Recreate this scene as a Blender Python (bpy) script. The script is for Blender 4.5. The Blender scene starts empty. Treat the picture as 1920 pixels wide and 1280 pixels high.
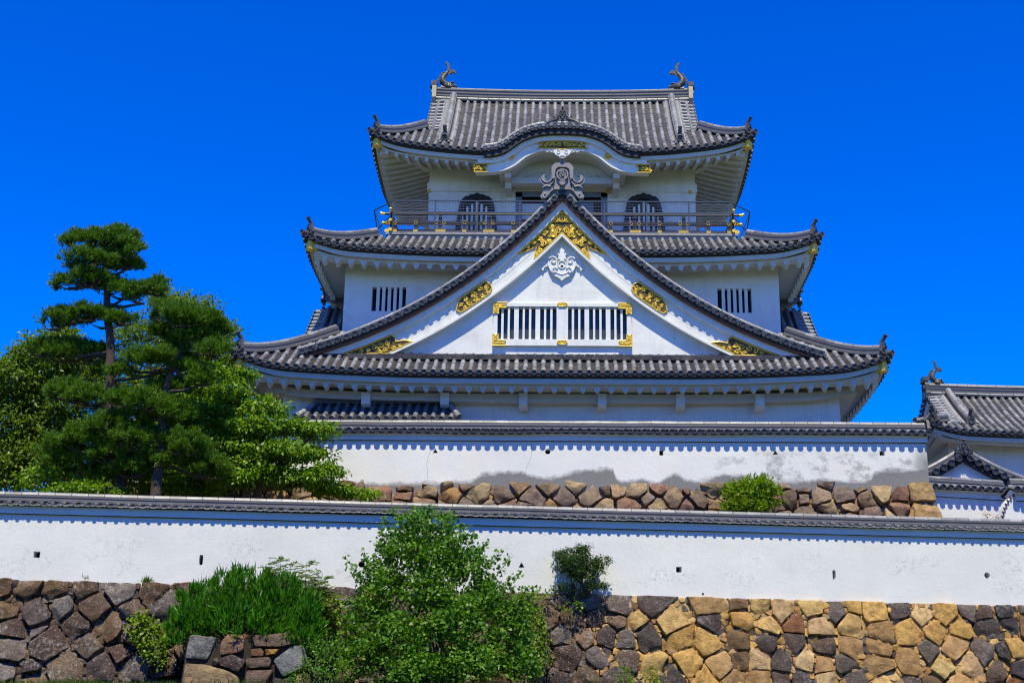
import bpy, math, random
import numpy as np
from mathutils import Vector, noise

# ------------------------------------------------------------------ camera, sky, sun, exposure
R = math.radians
SC = bpy.context.scene
FOC, PITCH, ROLL, PX, PY = 2350.0, R(16.36), R(0.27), 1050.0, 640.0     # focal length and principal point of the photograph, in its pixels
cam_d = bpy.data.cameras.new("camera"); cam = bpy.data.objects.new("camera", cam_d); SC.collection.objects.link(cam)
cam_d.sensor_width = 36.0; cam_d.lens = FOC / 1920 * 36.0
cam_d.shift_x = (960 - PX) / 1920; cam_d.clip_start = 0.2; cam_d.clip_end = 5000
cam.rotation_mode = 'QUATERNION'
from mathutils import Matrix
cam.rotation_quaternion = (Matrix.Rotation(math.pi / 2 + PITCH, 3, 'X') @ Matrix.Rotation(ROLL, 3, 'Z')).to_quaternion()
SC.camera = cam

SUN_EL, SUN_AZ = R(64.5), R(1.0)           # sun stands behind the camera, a touch to the right
W = bpy.data.worlds.new("World"); SC.world = W; W.use_nodes = True
nt = W.node_tree; nt.nodes.clear()
sky = nt.nodes.new("ShaderNodeTexSky"); sky.sky_type = 'NISHITA'; sky.sun_disc = False
sky.sun_elevation = SUN_EL; sky.sun_rotation = math.pi - SUN_AZ
sky.altitude = 1500; sky.air_density = 1.0; sky.dust_density = 0.1; sky.ozone_density = 3.0
hs = nt.nodes.new("ShaderNodeHueSaturation"); hs.inputs['Saturation'].default_value = 1.6; hs.inputs['Hue'].default_value = 0.527
bgn = nt.nodes.new("ShaderNodeBackground"); bgn.inputs[1].default_value = 0.135
wo = nt.nodes.new("ShaderNodeOutputWorld")
nt.links.new(sky.outputs[0], hs.inputs['Color']); nt.links.new(hs.outputs[0], bgn.inputs[0]); nt.links.new(bgn.outputs[0], wo.inputs[0])
sd = bpy.data.lights.new("sun", 'SUN'); sd.energy = 3.3; sd.angle = R(0.5); sd.color = (1.0, 0.925, 0.61)
so = bpy.data.objects.new("sun", sd); SC.collection.objects.link(so)
so.rotation_euler = (math.pi / 2 - SUN_EL, 0, SUN_AZ); so.location = (0, -30, 60)
SC.view_settings.view_transform = 'Standard'; SC.view_settings.look = 'None'
SC.view_settings.exposure = 0.93; SC.view_settings.gamma = 1.0
SC.cycles.filter_width = 1.15; SC.cycles.max_bounces = 6; SC.cycles.diffuse_bounces = 3; SC.cycles.transparent_max_bounces = 6

def U(u, v, Y):
    """Survey: where the sight line through a pixel of the photograph meets the plane at distance Y."""
    a, b = u - PX, v - PY
    x = a * math.cos(ROLL) + b * math.sin(ROLL); y = -a * math.sin(ROLL) + b * math.cos(ROLL)
    dx, dz = x / FOC, -y / FOC
    r = math.cos(PITCH) - dz * math.sin(PITCH); d = Y / r
    return Vector((dx * d, Y, d * (math.sin(PITCH) + dz * math.cos(PITCH))))

# ------------------------------------------------------------------ materials
def lk(t, a, b): t.links.new(a, b)
def new_mat(name):
    m = bpy.data.materials.new(name); m.use_nodes = True
    return m, m.node_tree, m.node_tree.nodes["Principled BSDF"]
def nd(t, kind, **kw):
    n = t.nodes.new("ShaderNode" + kind)
    for k, v in kw.items():
        if k in n.inputs.keys(): n.inputs[k].default_value = v
        else: setattr(n, k, v)
    return n
def mixc(t, f, a, b, mode='MIX'):
    n = t.nodes.new("ShaderNodeMix"); n.data_type = 'RGBA'; n.blend_type = mode
    for i, s in ((0, f), (6, a), (7, b)):
        if isinstance(s, bpy.types.NodeSocket): lk(t, s, n.inputs[i])
        else: n.inputs[i].default_value = s if i == 0 else (*s, 1)
    return n.outputs[2]
def ramp(t, fac, stops):
    n = t.nodes.new("ShaderNodeValToRGB"); e = n.color_ramp.elements
    while len(e) < len(stops): e.new(0.5)
    for el, (p, c) in zip(e, stops):
        el.position = p; el.color = (*c, 1) if len(c) == 3 else c
    lk(t, fac, n.inputs[0]); return n.outputs[0]
def rampf(t, fac, lo, hi):
    n = t.nodes.new("ShaderNodeMapRange"); n.inputs[1].default_value = lo; n.inputs[2].default_value = hi
    lk(t, fac, n.inputs[0]); return n.outputs[0]
def math2(t, op, a, b=None):
    n = t.nodes.new("ShaderNodeMath"); n.operation = op; n.use_clamp = False
    for i, s in enumerate((a, b)):
        if s is None: continue
        if isinstance(s, bpy.types.NodeSocket): lk(t, s, n.inputs[i])
        else: n.inputs[i].default_value = s
    return n.outputs[0]
def objco(t, sx=1, sy=1, sz=1):
    c = t.nodes.new("ShaderNodeTexCoord"); m = t.nodes.new("ShaderNodeMapping"); m.inputs['Scale'].default_value = (sx, sy, sz)
    lk(t, c.outputs['Object'], m.inputs[0]); return m.outputs[0]
def noi(t, co, scale, detail=4, rough=.55):
    n = nd(t, "TexNoise", Scale=scale, Detail=detail, Roughness=rough); lk(t, co, n.inputs['Vector']); return n.outputs[0]
def bump(t, p, h, strength=.3, dist=.02):
    b = nd(t, "Bump", Strength=strength, Distance=dist); lk(t, h, b.inputs['Height']); lk(t, b.outputs[0], p.inputs['Normal'])

def simple(name, col, rough=.6, metal=0.0, var=.2, scale=6, bmp=.0, spec=.5):
    m, t, p = new_mat(name); co = objco(t)
    n = noi(t, co, scale)
    c = mixc(t, n, tuple(x * (1 - var) for x in col), tuple(min(1, x * (1 + var)) for x in col))
    lk(t, c, p.inputs['Base Color']); p.inputs['Roughness'].default_value = rough; p.inputs['Metallic'].default_value = metal
    p.inputs['Specular IOR Level'].default_value = spec
    if bmp: bump(t, p, noi(t, co, scale * 5), bmp)
    return m

def plaster(name, kind):
    m, t, p = new_mat(name); co = objco(t)
    base = mixc(t, rampf(t, noi(t, co, .7, 5), .3, .7), (.70, .705, .70), (.80, .80, .785))
    base = mixc(t, rampf(t, noi(t, co, 9, 4), .45, .8), base, (.73, .73, .72))
    if kind == 'keep':        # rain streaks and grey weathering
        st = rampf(t, noi(t, objco(t, 2.2, 2.2, .35), 1.6, 5, .65), .52, .8)
        st2 = rampf(t, noi(t, objco(t, .5, .5, 1.6), 1.3, 6, .7), .5, .75)
        base = mixc(t, math2(t, 'MULTIPLY', st, .55), base, (.46, .46, .43))
        base = mixc(t, math2(t, 'MULTIPLY', st2, .42), base, (.52, .51, .46))
    if kind == 'mildew':      # dark mould rising from the stones, worst in some stretches
        sx = nd(t, "SeparateXYZ"); lk(t, objco(t), sx.inputs[0])
        hgt, xx = sx.outputs[2], sx.outputs[0]
        # how high the mould climbs along the wall (position along it, height)
        prof_ = t.nodes.new("ShaderNodeFloatCurve"); cv = prof_.mapping.curves[0]
        X = lambda x: (x + 12.5)/25
        pts_ = [(-12.5,.03),(-2.6,.05),(-2.1,.26),(-1.3,.34),(-.7,.22),(-.2,.20),(.2,.26),(.8,.42),(1.45,.42),(1.62,.10),(2.3,.16),(2.6,.08),(3.1,.28),(3.6,.10),(4.2,.24),(4.9,.28),(5.5,.14),(6.5,.12),(7.2,.15),(8.2,.14),(8.6,.34),(9.1,.45),(12.5,.5)]
        cv.points[0].location = (X(pts_[0][0]), pts_[0][1]); cv.points[1].location = (1, pts_[-1][1])
        for x_, h_ in pts_[1:-1]: cv.points.new(X(x_), h_)
        prof_.mapping.update()
        lk(t, math2(t, 'DIVIDE', math2(t, 'ADD', xx, 12.5), 25.0), prof_.inputs['Value'])
        top = prof_.outputs[0]
        n1 = noi(t, objco(t, 1, 1, 1.5), 2.6, 7, .72)
        edge = math2(t, 'SUBTRACT', math2(t, 'ADD', top, math2(t, 'MULTIPLY', math2(t, 'SUBTRACT', n1, .5), .42)), hgt)
        mask = rampf(t, edge, -.03, .10)
        # separate clouds of mould on the eastern stretch
        east = rampf(t, xx, 3.2, 5.5)
        blot = rampf(t, noi(t, objco(t, .75, 1, 1.0), 1.9, 8, .74), .50, .60)
        bh = math2(t, 'MULTIPLY', rampf(t, hgt, .98, .72), east)
        mask2 = math2(t, 'MULTIPLY', math2(t, 'MULTIPLY', blot, bh), .55)
        corner = rampf(t, math2(t, 'ADD', xx, math2(t, 'MULTIPLY', math2(t, 'SUBTRACT', noi(t, objco(t), 3, 5), .5), .7)), 9.6, 9.95)
        corner = math2(t, 'MULTIPLY', corner, rampf(t, hgt, 1.2, .6))
        mask = math2(t, 'MAXIMUM', math2(t, 'MAXIMUM', math2(t, 'MULTIPLY', mask, .88), mask2), math2(t, 'MULTIPLY', corner, .8))
        mcol = mixc(t, noi(t, co, 14, 5), (.075, .075, .085), (.21, .205, .20))
        base = mixc(t, rampf(t, noi(t, co, 1.1, 3), .45, .8), base, (.80, .76, .70))
        base = mixc(t, mask, base, mcol)
    if kind == 'chipped':     # pale rings and scars where the paint has flaked
        band = nd(t, "SeparateXYZ"); lk(t, objco(t), band.inputs[0])
        vz = rampf(t, noi(t, objco(t, .5, 1, .9), 1.5, 3), .5, .62)
        n2 = noi(t, objco(t, 1, 1, 1.3), 7, 3, .6)
        ring = rampf(t, math2(t, 'ABSOLUTE', math2(t, 'SUBTRACT', n2, .56)), .018, .004)
        hb = math2(t, 'MULTIPLY', rampf(t, band.outputs[2], 1.35, .95), rampf(t, band.outputs[2], .05, .3))
        sc = math2(t, 'MULTIPLY', math2(t, 'MULTIPLY', ring, vz), hb)
        spots = math2(t, 'MULTIPLY', rampf(t, noi(t, co, 22, 3), .70, .74), rampf(t, noi(t, co, 1.3, 3), .48, .6))
        base = mixc(t, math2(t, 'MULTIPLY', sc, .8), base, (.36, .36, .38))
        base = mixc(t, math2(t, 'MULTIPLY', spots, .7), base, (.33, .33, .34))
        run_ = math2(t, 'MULTIPLY', rampf(t, noi(t, objco(t, 3.2, 1, .22), 2.4, 5, .65), .56, .74), rampf(t, band.outputs[2], .5, 1.5))   # faint runs below the coping
        base = mixc(t, math2(t, 'MULTIPLY', run_, .28), base, (.50, .50, .50))
    lk(t, base, p.inputs['Base Color']); p.inputs['Roughness'].default_value = .85; p.inputs['Specular IOR Level'].default_value = .25
    bump(t, p, math2(t, 'ADD', noi(t, co, 14, 6), math2(t, 'MULTIPLY', noi(t, co, 2.2, 4), 2.0)), .14, .03)
    return m

def tile_mat(name, lo, hi, rough, spec=.5, moss=0.0):
    m, t, p = new_mat(name); co = objco(t)
    g = t.nodes.new("ShaderNodeNewGeometry")
    c = mixc(t, g.outputs['Random Per Island'], lo, hi)
    c = mixc(t, rampf(t, noi(t, co, 3.1, 5, .7), .5, .8), c, tuple(x * .55 for x in lo))
    c = mixc(t, math2(t, 'MULTIPLY', rampf(t, noi(t, co, 21, 3), .62, .75), .6), c, tuple(min(1, x * 1.5) for x in hi))
    if moss: c = mixc(t, math2(t, 'MULTIPLY', rampf(t, noi(t, co, 1.7, 5, .7), .5, .75), moss), c, (.16, .12, .08))
    lk(t, c, p.inputs['Base Color']); p.inputs['Specular IOR Level'].default_value = spec
    lk(t, rampf(t, noi(t, co, 8, 3), -1.2 + rough * 1.0, 2.6 - rough), p.inputs['Roughness'])
    p.inputs['Roughness'].default_value = rough
    bump(t, p, noi(t, co, 30, 3), .15, .01)
    return m

def noshi_mat(name):     # stacked flat ridge tiles: joints from a brick pattern along the ridge
    m, t, p = new_mat(name); co = objco(t)
    c = mixc(t, noi(t, objco(t, 1.2, 1.2, 16), 3, 3), (.065, .065, .07), (.20, .19, .195))
    c = mixc(t, rampf(t, noi(t, co, 2.3, 5, .7), .55, .8), c, (.10, .085, .075))
    lk(t, c, p.inputs['Base Color']); p.inputs['Roughness'].default_value = .5
    bump(t, p, noi(t, co, 25, 3), .2, .01); return m

def stone_mat(name):
    m, t, p = new_mat(name); co = objco(t)
    a = nd(t, "Attribute"); a.attribute_name = 'Col'
    c = a.outputs['Color']
    c = mixc(t, rampf(t, noi(t, co, 5.5, 8, .68), .25, .8), mixc(t, 1.0, c, (.40, .36, .36), 'MULTIPLY'), mixc(t, 1.0, c, (1.35, 1.3, 1.25), 'MULTIPLY'))
    c = mixc(t, math2(t, 'MULTIPLY', rampf(t, noi(t, objco(t, 3, 3, .7), 3.2, 4, .6), .55, .8), .5), c, mixc(t, 1.0, c, (.55, .36, .30), 'MULTIPLY'))
    lich = rampf(t, noi(t, co, 13, 7, .78), .50, .62)
    lich = math2(t, 'MULTIPLY', lich, math2(t, 'MULTIPLY', a.outputs['Alpha'], rampf(t, noi(t, co, 1.9, 3), .46, .58)))
    c = mixc(t, math2(t, 'MULTIPLY', lich, .8), c, (.36, .355, .35))
    dots = math2(t, 'MULTIPLY', rampf(t, noi(t, co, 34, 2), .63, .68), math2(t, 'MULTIPLY', a.outputs['Alpha'], .7))
    c = mixc(t, dots, c, (.5, .5, .48))
    lk(t, c, p.inputs['Base Color']); p.inputs['Roughness'].default_value = .88; p.inputs['Specular IOR Level'].default_value = .3
    h = math2(t, 'ADD', noi(t, co, 7, 9, .7), math2(t, 'MULTIPLY', noi(t, co, 40, 5, .7), .35))
    bump(t, p, h, 1.0, .07); return m

def leaf_mat(name, lo, hi, trans=.35, rough=.45):
    m, t, p = new_mat(name)
    g = t.nodes.new("ShaderNodeNewGeometry")
    c = mixc(t, g.outputs['Random Per Island'], lo, hi)
    c = mixc(t, rampf(t, noi(t, objco(t), 1.4, 3), .4, .7), c, mixc(t, 1.0, c, (1.25, 1.1, .8), 'MULTIPLY'))
    lk(t, c, p.inputs['Base Color']); p.inputs['Roughness'].default_value = rough; p.inputs['Specular IOR Level'].default_value = .35
    tr = nd(t, "BsdfTranslucent"); lk(t, mixc(t, 1.0, c, (1.5, 1.6, .6), 'MULTIPLY'), tr.inputs[0])
    mx = nd(t, "MixShader"); mx.inputs[0].default_value = trans
    out = t.nodes["Material Output"]
    lk(t, p.outputs[0], mx.inputs[1]); lk(t, tr.outputs[0], mx.inputs[2]); lk(t, mx.outputs[0], out.inputs[0])
    return m

def gold_mat(name):
    m, t, p = new_mat(name); co = objco(t)
    lk(t, mixc(t, noi(t, co, 12, 4), (.70, .42, .03), (.95, .68, .10)), p.inputs['Base Color'])
    p.inputs['Metallic'].default_value = .2; p.inputs['Roughness'].default_value = .38; return m

M = dict(
    eavep=simple('shade_toned_eave_plaster', (.56, .555, .53), .85, var=.10, scale=3), crack=simple('crack_grey', (.30, .29, .28), .9),  # eave plaster is a darker copy: under-eave shade put into its colour
    plaster=plaster("white_plaster", 'keep'), mildew=plaster("mildewed_plaster", 'mildew'), chipped=plaster("flaked_plaster", 'chipped'),
    round=tile_mat("round_tile", (.12, .125, .145), (.275, .28, .31), .36), pan=tile_mat("pan_tile", (.030, .026, .026), (.072, .062, .058), .6, .4, .5),
    end=tile_mat("end_tile", (.024, .026, .032), (.055, .057, .066), .45), noshi=noshi_mat("ridge_tile"),
    cap=tile_mat("ridge_cap_tile", (.17, .17, .18), (.33, .325, .335), .38),
    black=simple("black_wood", (.012, .011, .011), .6), brown=simple("red_brown_wood", (.17, .06, .02), .6, scale=4),
    lacquer=simple("dark_gilt_ground", (.085, .055, .010), .65), gold=gold_mat("gold_leaf"),
    dark=simple("dark_interior", (.012, .012, .014), .8), glass=simple("window_glass", (.05, .06, .06), .15),
    steel=simple("grey_steel", (.07, .085, .10), .4, .5), wire=simple("fence_wire", (.22, .22, .22), .35, .6),
    rail=simple("dark_railing_wood", (.022, .015, .014), .45), doorf=simple("blue_grey_door_frame", (.12, .16, .22), .5),
    oni=simple("ornament_tile", (.065, .063, .068), .45, var=.5, scale=9, bmp=.4), crest=simple("crest_tile", (.22, .205, .215), .45, var=.4, scale=9, bmp=.3),
    stone=stone_mat("rampart_stone"), soil=simple("dark_soil", (.035, .026, .018), .95, scale=8, bmp=.5),
    grass_g=simple("grass_ground", (.06, .09, .025), .95, scale=5, bmp=.6), path=simple("terrace_earth", (.10, .095, .055), .95, scale=3, bmp=.4),
    screen=simple("pale_door_panel", (.55, .60, .58), .3),
    bark=simple("pine_bark", (.085, .058, .045), .95, var=.5, scale=9, bmp=.9), bark2=simple("grey_bark", (.10, .085, .065), .95, var=.4, scale=9, bmp=.7),
    pine=leaf_mat("pine_needle", (.030, .095, .006), (.12, .25, .010), .25, .5),
    leaf_a=leaf_mat("camphor_leaf", (.065, .125, .008), (.15, .24, .016)), leaf_b=leaf_mat("cherry_leaf", (.060, .155, .004), (.19, .33, .006)),
    leaf_c=leaf_mat("ginkgo_leaf", (.040, .135, .010), (.13, .28, .022)), leaf_d=leaf_mat("oleander_leaf", (.032, .16, .008), (.08, .26, .014)),
    leaf_e=leaf_mat("small_tree_leaf", (.022, .060, .014), (.05, .105, .022)), leaf_f=leaf_mat("vine_leaf", (.10, .19, .008), (.20, .32, .015)),
    leaf_g=leaf_mat("locust_leaf", (.07, .15, .02), (.13, .23, .035)), leaf_y=leaf_mat("yellowing_leaf", (.35, .30, .02), (.55, .42, .03)),
    grass=leaf_mat("grass_blade", (.06, .13, .012), (.13, .21, .025)), stem=simple("green_stem", (.10, .12, .04), .7),
    red_tile=simple('red_brown_tile', (.10, .03, .03), .5), red=simple("dry_leaf", (.40, .16, .03), .7),
)

# ------------------------------------------------------------------ mesh helpers
COL = SC.collection
def root_of(o):
    while o.parent: o = o.parent
    return o
class MB:
    def __init__(s): s.v = []; s.f = []; s.m = []; s.c = []
    def add(s, verts, faces, mi=0, col=None):
        b = len(s.v); s.v += [tuple(v) for v in verts]
        s.f += [tuple(i + b for i in f) for f in faces]; s.m += [mi] * len(faces)
        if col is not None: s.c += [col] * len(verts)
    def box(s, x0, x1, y0, y1, z0, z1, mi=0):
        s.add([(x0,y0,z0),(x1,y0,z0),(x1,y1,z0),(x0,y1,z0),(x0,y0,z1),(x1,y0,z1),(x1,y1,z1),(x0,y1,z1)],
              [(0,3,2,1),(4,5,6,7),(0,1,5,4),(1,2,6,5),(2,3,7,6),(3,0,4,7)], mi)
    def prism(s, pts, ext, mi=0):
        pts = [Vector(p) for p in pts]; e = Vector(ext); n = len(pts)
        s.add(pts + [p + e for p in pts], [tuple(range(n)), tuple(range(2*n-1, n-1, -1))] + [(i, i+n, (i+1) % n + n, (i+1) % n) for i in range(n)], mi)
    def grid(s, rows, mi=0, close=False):
        n = len(rows[0]); v = [p for r in rows for p in r]; f = []
        for i in range(len(rows) - 1):
            for j in range(n - (0 if close else 1)):
                k = (j + 1) % n
                f.append((i*n+j, i*n+k, (i+1)*n+k, (i+1)*n+j))
        s.add(v, f, mi)
    def tube(s, pts, r, seg=8, mi=0, flat=1.0, up=None):
        pts = [Vector(p) for p in pts]; n = len(pts)
        rs = r if isinstance(r, (list, tuple)) else [r] * n
        rows = []; side = None
        for i, p in enumerate(pts):
            t = (pts[min(i+1, n-1)] - pts[max(i-1, 0)]); t = t.normalized() if t.length > 1e-9 else Vector((0,0,1))
            if up is not None: side = Vector(up).cross(t)
            elif side is None: side = t.cross(Vector((0,0,1)) if abs(t.z) < .9 else Vector((0,1,0)))
            else: side = side - t * side.dot(t)
            if side.length < 1e-6: side = t.orthogonal()
            side.normalize(); w = t.cross(side)
            rows.append([p + (side * math.cos(a) + w * math.sin(a) * flat) * rs[i] for a in [2*math.pi*k/seg for k in range(seg)]])
        s.grid(rows, mi, True)
        b = len(s.v)
        s.f += [tuple(range(b - seg, b)), tuple(range(b - n*seg + seg - 1, b - n*seg - 1, -1))]; s.m += [mi, mi]
    def disc(s, c, n, r, depth=.03, seg=14, mi=0):
        """moulded round end: rim, recess and boss, facing n"""
        c = Vector(c); n = Vector(n).normalized(); a = n.orthogonal().normalized(); b = n.cross(a)
        prof = [(r, -depth), (r, 0), (.78*r, 0), (.70*r, -.30*r), (.30*r, -.30*r), (.24*r, -.24*r)]
        rows = [[c + (a*math.cos(t) + b*math.sin(t))*q + n*h for t in [2*math.pi*k/seg for k in range(seg)]] for q, h in prof]
        s.grid(rows, mi, True); bb = len(s.v); s.f.append(tuple(range(bb - seg, bb))); s.m.append(mi)
    def build(s, name, mats, parent=None, smooth=True, local=False, ang=38):
        if not isinstance(mats, (list, tuple)): mats = [mats]
        V = np.array(s.v, dtype=float).reshape(-1, 3)
        if parent is not None and not local: V = V - np.array(root_of(parent).location)
        me = bpy.data.meshes.new(name); me.from_pydata(V.tolist(), [], s.f)
        for m in mats: me.materials.append(m)
        me.polygons.foreach_set("material_index", s.m)
        if s.c:
            at = me.color_attributes.new('Col', 'FLOAT_COLOR', 'POINT'); at.data.foreach_set("color", np.array(s.c, dtype=float).ravel())
        me.update()
        if smooth:
            me.polygons.foreach_set("use_smooth", [True] * len(me.polygons)); me.set_sharp_from_angle(angle=R(ang))
        o = bpy.data.objects.new(name, me); COL.objects.link(o)
        if parent is not None: o.parent = parent
        return o
def quick(name, V, F, mat, parent):
    """big leaf meshes: V (n,3), F (m,k) arrays"""
    V = np.asarray(V, dtype=np.float32) - np.array(root_of(parent).location, dtype=np.float32) if parent is not None else np.asarray(V, dtype=np.float32)
    me = bpy.data.meshes.new(name); k = F.shape[1]
    me.vertices.add(len(V)); me.vertices.foreach_set("co", V.ravel())
    me.loops.add(F.size); me.loops.foreach_set("vertex_index", F.ravel().astype(np.int32))
    me.polygons.add(len(F)); me.polygons.foreach_set("loop_start", np.arange(0, F.size, k, dtype=np.int32))
    me.update(calc_edges=True); me.materials.append(mat)
    o = bpy.data.objects.new(name, me); COL.objects.link(o)
    if parent is not None: o.parent = parent
    return o
def thing(name, label, cat, loc=(0,0,0), rz=0, group=None):
    o = bpy.data.objects.new(name, None); COL.objects.link(o); o.location = loc; o.rotation_euler = (0,0,rz); o.empty_display_size = .3
    o['label'] = label; o['category'] = cat
    if group: o['group'] = group
    return o
def struct(o): o['kind'] = 'structure'; return o
X3, Y3, Z3 = Vector((1,0,0)), Vector((0,1,0)), Vector((0,0,1))
# ------------------------------------------------------------------ roof building
PITCH_T = .27
def prof(r, k): return r * (1 - k) + k * r * r
class RoofSide:
    """one slope: o = middle of the eave on plan (z = eave height), a along the eave, b inward; zf(s,q) rise above o"""
    def __init__(s, o, a, b, E, zf, qmax, skip=None):
        s.o, s.a, s.b, s.E, s.zf, s.qmax, s.skip = Vector(o), Vector(a), Vector(b), E, zf, qmax, skip or (lambda x: False)
    def P(s, x, q, dz=0.0): return s.o + s.a * x + s.b * q + Z3 * (s.zf(x, q) + dz)
    def tiles(s, mr, mp, me, r=.072, pitch=PITCH_T, smin=None, smax=None, step=.125, endcap=True, qstart=None, lip_q=.015, lip_d=.05):
        smin = -s.E if smin is None else smin; smax = s.E if smax is None else smax
        n = int(round((smax - smin) / pitch)); sk = [smin + (smax - smin) * k / n for k in range(n + 1)]
        for k in range(n + 1):
            x = min(max(sk[k], smin + .05), smax - .05); qm = s.qmax(x); q0 = qstart(x) if qstart else -.045
            if endcap and not s.skip(x):
                p = s.P(x, q0, .0); me.disc(p + s.b * -.02, -s.b, r + .012, .06, 12)
            if qm - q0 < .1: continue
            if qstart and s.skip(x): pass
            nt = max(1, math.ceil((qm - q0) / .3)); rows = []; jt = random.Random(int(k*7919 + x*131))
            for j in range(nt):
                jx, jz, jr = jt.uniform(-.007,.007), jt.uniform(-.005,.006), jt.uniform(.95,1.06)
                for q, rr in ((q0 + (qm - q0) * j / nt, r), (q0 + (qm - q0) * (j + 1) / nt - .004, r * .93)):
                    p = s.P(x + jx, q, jz); rr *= jr; t = (s.P(x, q + .05) - s.P(x, q - .05)).normalized(); nn = s.a.cross(t)
                    if nn.z < 0: nn = -nn
                    rows.append([p + s.a * (math.cos(f) * rr) + nn * (math.sin(f) * rr) for f in [math.pi * i / 6 for i in range(7)]])
            for j in range(nt): mr.grid(rows[2*j:2*j+2])
        for k in range(n):
            xa, xb = sk[k], sk[k+1]; xm = (xa + xb) / 2; qm = s.qmax(xm); q0 = qstart(xm) if qstart else -.02
            if qm - q0 < .05: continue
            ns = max(1, math.ceil((qm - q0) / step))
            for j in range(ns):
                qa = q0 + (qm - q0) * j / ns; qb = q0 + (qm - q0) * (j + 1) / ns
                r0 = [s.P(xa, qa, -.012), s.P(xa, qa, .026), s.P(xa, qb, 0)]
                r1 = [s.P(xm, qa, -.045), s.P(xm, qa, -.012), s.P(xm, qb, -.035)]
                r2 = [s.P(xb, qa, -.012), s.P(xb, qa, .026), s.P(xb, qb, 0)]
                mp.grid([r0, r1, r2])
            if endcap and not s.skip(xm):        # hanging lip of the eave pan tile
                w = (xb - xa)
                lq = lip_q; ld = lip_d
                top = [s.P(xa + w*f, lq+.005, .02 - .05*math.sin(math.pi*f)) for f in (0,.25,.5,.75,1)]
                bot = [s.P(xa + w*f, lq, -ld - .035*math.sin(math.pi*f)) for f in (0,.25,.5,.75,1)]
                bk = [s.P(xa + w*f, lq+.09, -ld - .035*math.sin(math.pi*f)) for f in (0,.25,.5,.75,1)]
                me.grid([top, bot, bk])
    def sweep(s, mb, profile, mi=0, smin=None, smax=None, n=60, liftk=1.0, mitre=True):
        """closed profile [(q, z)] swept along the eave, following its upturn and mitred at the corners"""
        smin = -s.E if smin is None else smin; smax = s.E if smax is None else smax
        rows = []
        for i in range(n + 1):
            x = smin + (smax - smin) * i / n
            lf = s.zf(x, 0) * liftk; row = []
            for q, z in profile:
                xx = x * (s.E - q) / s.E if mitre else x
                row.append(s.o + s.a * xx + s.b * q + Z3 * (z + lf))
            rows.append(row)
        mb.grid(rows, mi, True); k = len(profile); b = len(mb.v)
        mb.f += [tuple(range(b-k, b)), tuple(range(b-(n+1)*k+k-1, b-(n+1)*k-1, -1))]; mb.m += [mi, mi]
    def rafters(s, mb, q0, q1, z0, slope, period, tooth, square=False, top=.0, mi=0, sub=18):
        """plastered rafter ends: a row of teeth running back to the wall"""
        n = int(round(2 * s.E / period)); per = 2 * s.E / n
        xs = []
        for k in range(n):
            c = -s.E + per * (k + .5)
            if square:
                xs += [(c - per*.5, 0), (c - per*.18, 0), (c - per*.179, 1), (c + per*.179, 1), (c + per*.18, 0), (c + per*.5, 0)]
            else:
                for j in range(sub):
                    f = j / sub - .5; w = abs(f) * 2
                    h = 1 - .12*(w/.2)**2 if w < .2 else (0 if w > .56 else .44 + .44*math.cos(math.pi*(w-.2)/.36))
                    h = h - .10 * max(0, 1 - w / .16) * 0
                    xs.append((c + f*per, h))
        rows_f, rows_s = [], []
        for x, h in xs:
            if abs(x) > s.E - q0 - .02 or s.skip(x): 
                if rows_s: s._raft(mb, rows_f, rows_s, mi)
                rows_f, rows_s = [], []; continue
            lf = s.zf(x, 0); zb = z0 - tooth * h; qe = max(q0 + .05, min(q1, s.E - abs(x)))
            p0 = s.o + s.a*x + s.b*q0
            rows_f.append([p0 + Z3*(z0 + top + lf), p0 + Z3*(zb + lf)])
            rows_s.append([p0 + Z3*(zb + lf), s.o + s.a*x + s.b*qe + Z3*(zb + lf*(1 - .5*(qe-q0)/max(.1, q1-q0)) + slope*(qe - q0))])
        if rows_s: s._raft(mb, rows_f, rows_s, mi)
    def _raft(s, mb, a, b, mi):
        if len(a) > 1: mb.grid(a, mi); mb.grid(b, mi)

def ridge(mb, pts, w, h, cap=.085, layers=4, mi_body=0, mi_cap=1, flange=True):
    """stacked ridge: alternating courses of flat tile under a round cap"""
    pts = [Vector(p) for p in pts]; n = len(pts); rows = []
    sec = []
    for i in range(layers):
        ww = w * (1.0 if i % 2 == 0 else .84) * (1 - .12 * i / layers)
        sec.append((ww/2, h*i/layers, h*(i+1)/layers - .008))
    outline = []
    for ww, za, zb in sec: outline += [(ww, za), (ww, zb)]
    outl = [(-x, z) for x, z in outline] ; loop = outl + [(x, z) for x, z in reversed(outline)]
    capr = []; sides = []
    for i, p in enumerate(pts):
        t = (pts[min(i+1, n-1)] - pts[max(i-1, 0)]); sd_ = t.cross(Z3); sd_.normalize(); up = sd_.cross(t).normalized()
        if up.z < 0: up = -up
        rows.append([p + sd_*x + up*z for x, z in loop]); sides.append((sd_, up))
        capr.append([p + sd_*(math.cos(f)*cap*1.1) + up*(h + math.sin(f)*cap) for f in [math.pi*j/7 for j in range(8)]])
    mb.grid(rows, mi_body, True)
    k = len(loop); b = len(mb.v); mb.f += [tuple(range(b-k, b)), tuple(range(b-n*k+k-1, b-n*k-1, -1))]; mb.m += [mi_body]*2
    # cap in separate tiles so that joints show
    L = sum((pts[i+1]-pts[i]).length for i in range(n-1)); nt = max(1, round(L/.36))
    ci = lambda f: min(n-1, max(0, f*(n-1)))
    def at(f):
        x = ci(f); i = min(int(x), n-2); g = x - i
        return [capr[i][j].lerp(capr[i+1][j], g) for j in range(8)]
    for j in range(nt):
        fa, fb = j/nt, (j+1)/nt - .012/max(L, .1)
        m_ = max(1, int(math.ceil((n-1)/nt)))
        mb.grid([at(fa + (fb-fa)*q/m_) for q in range(m_+1)], mi_cap)

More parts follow.
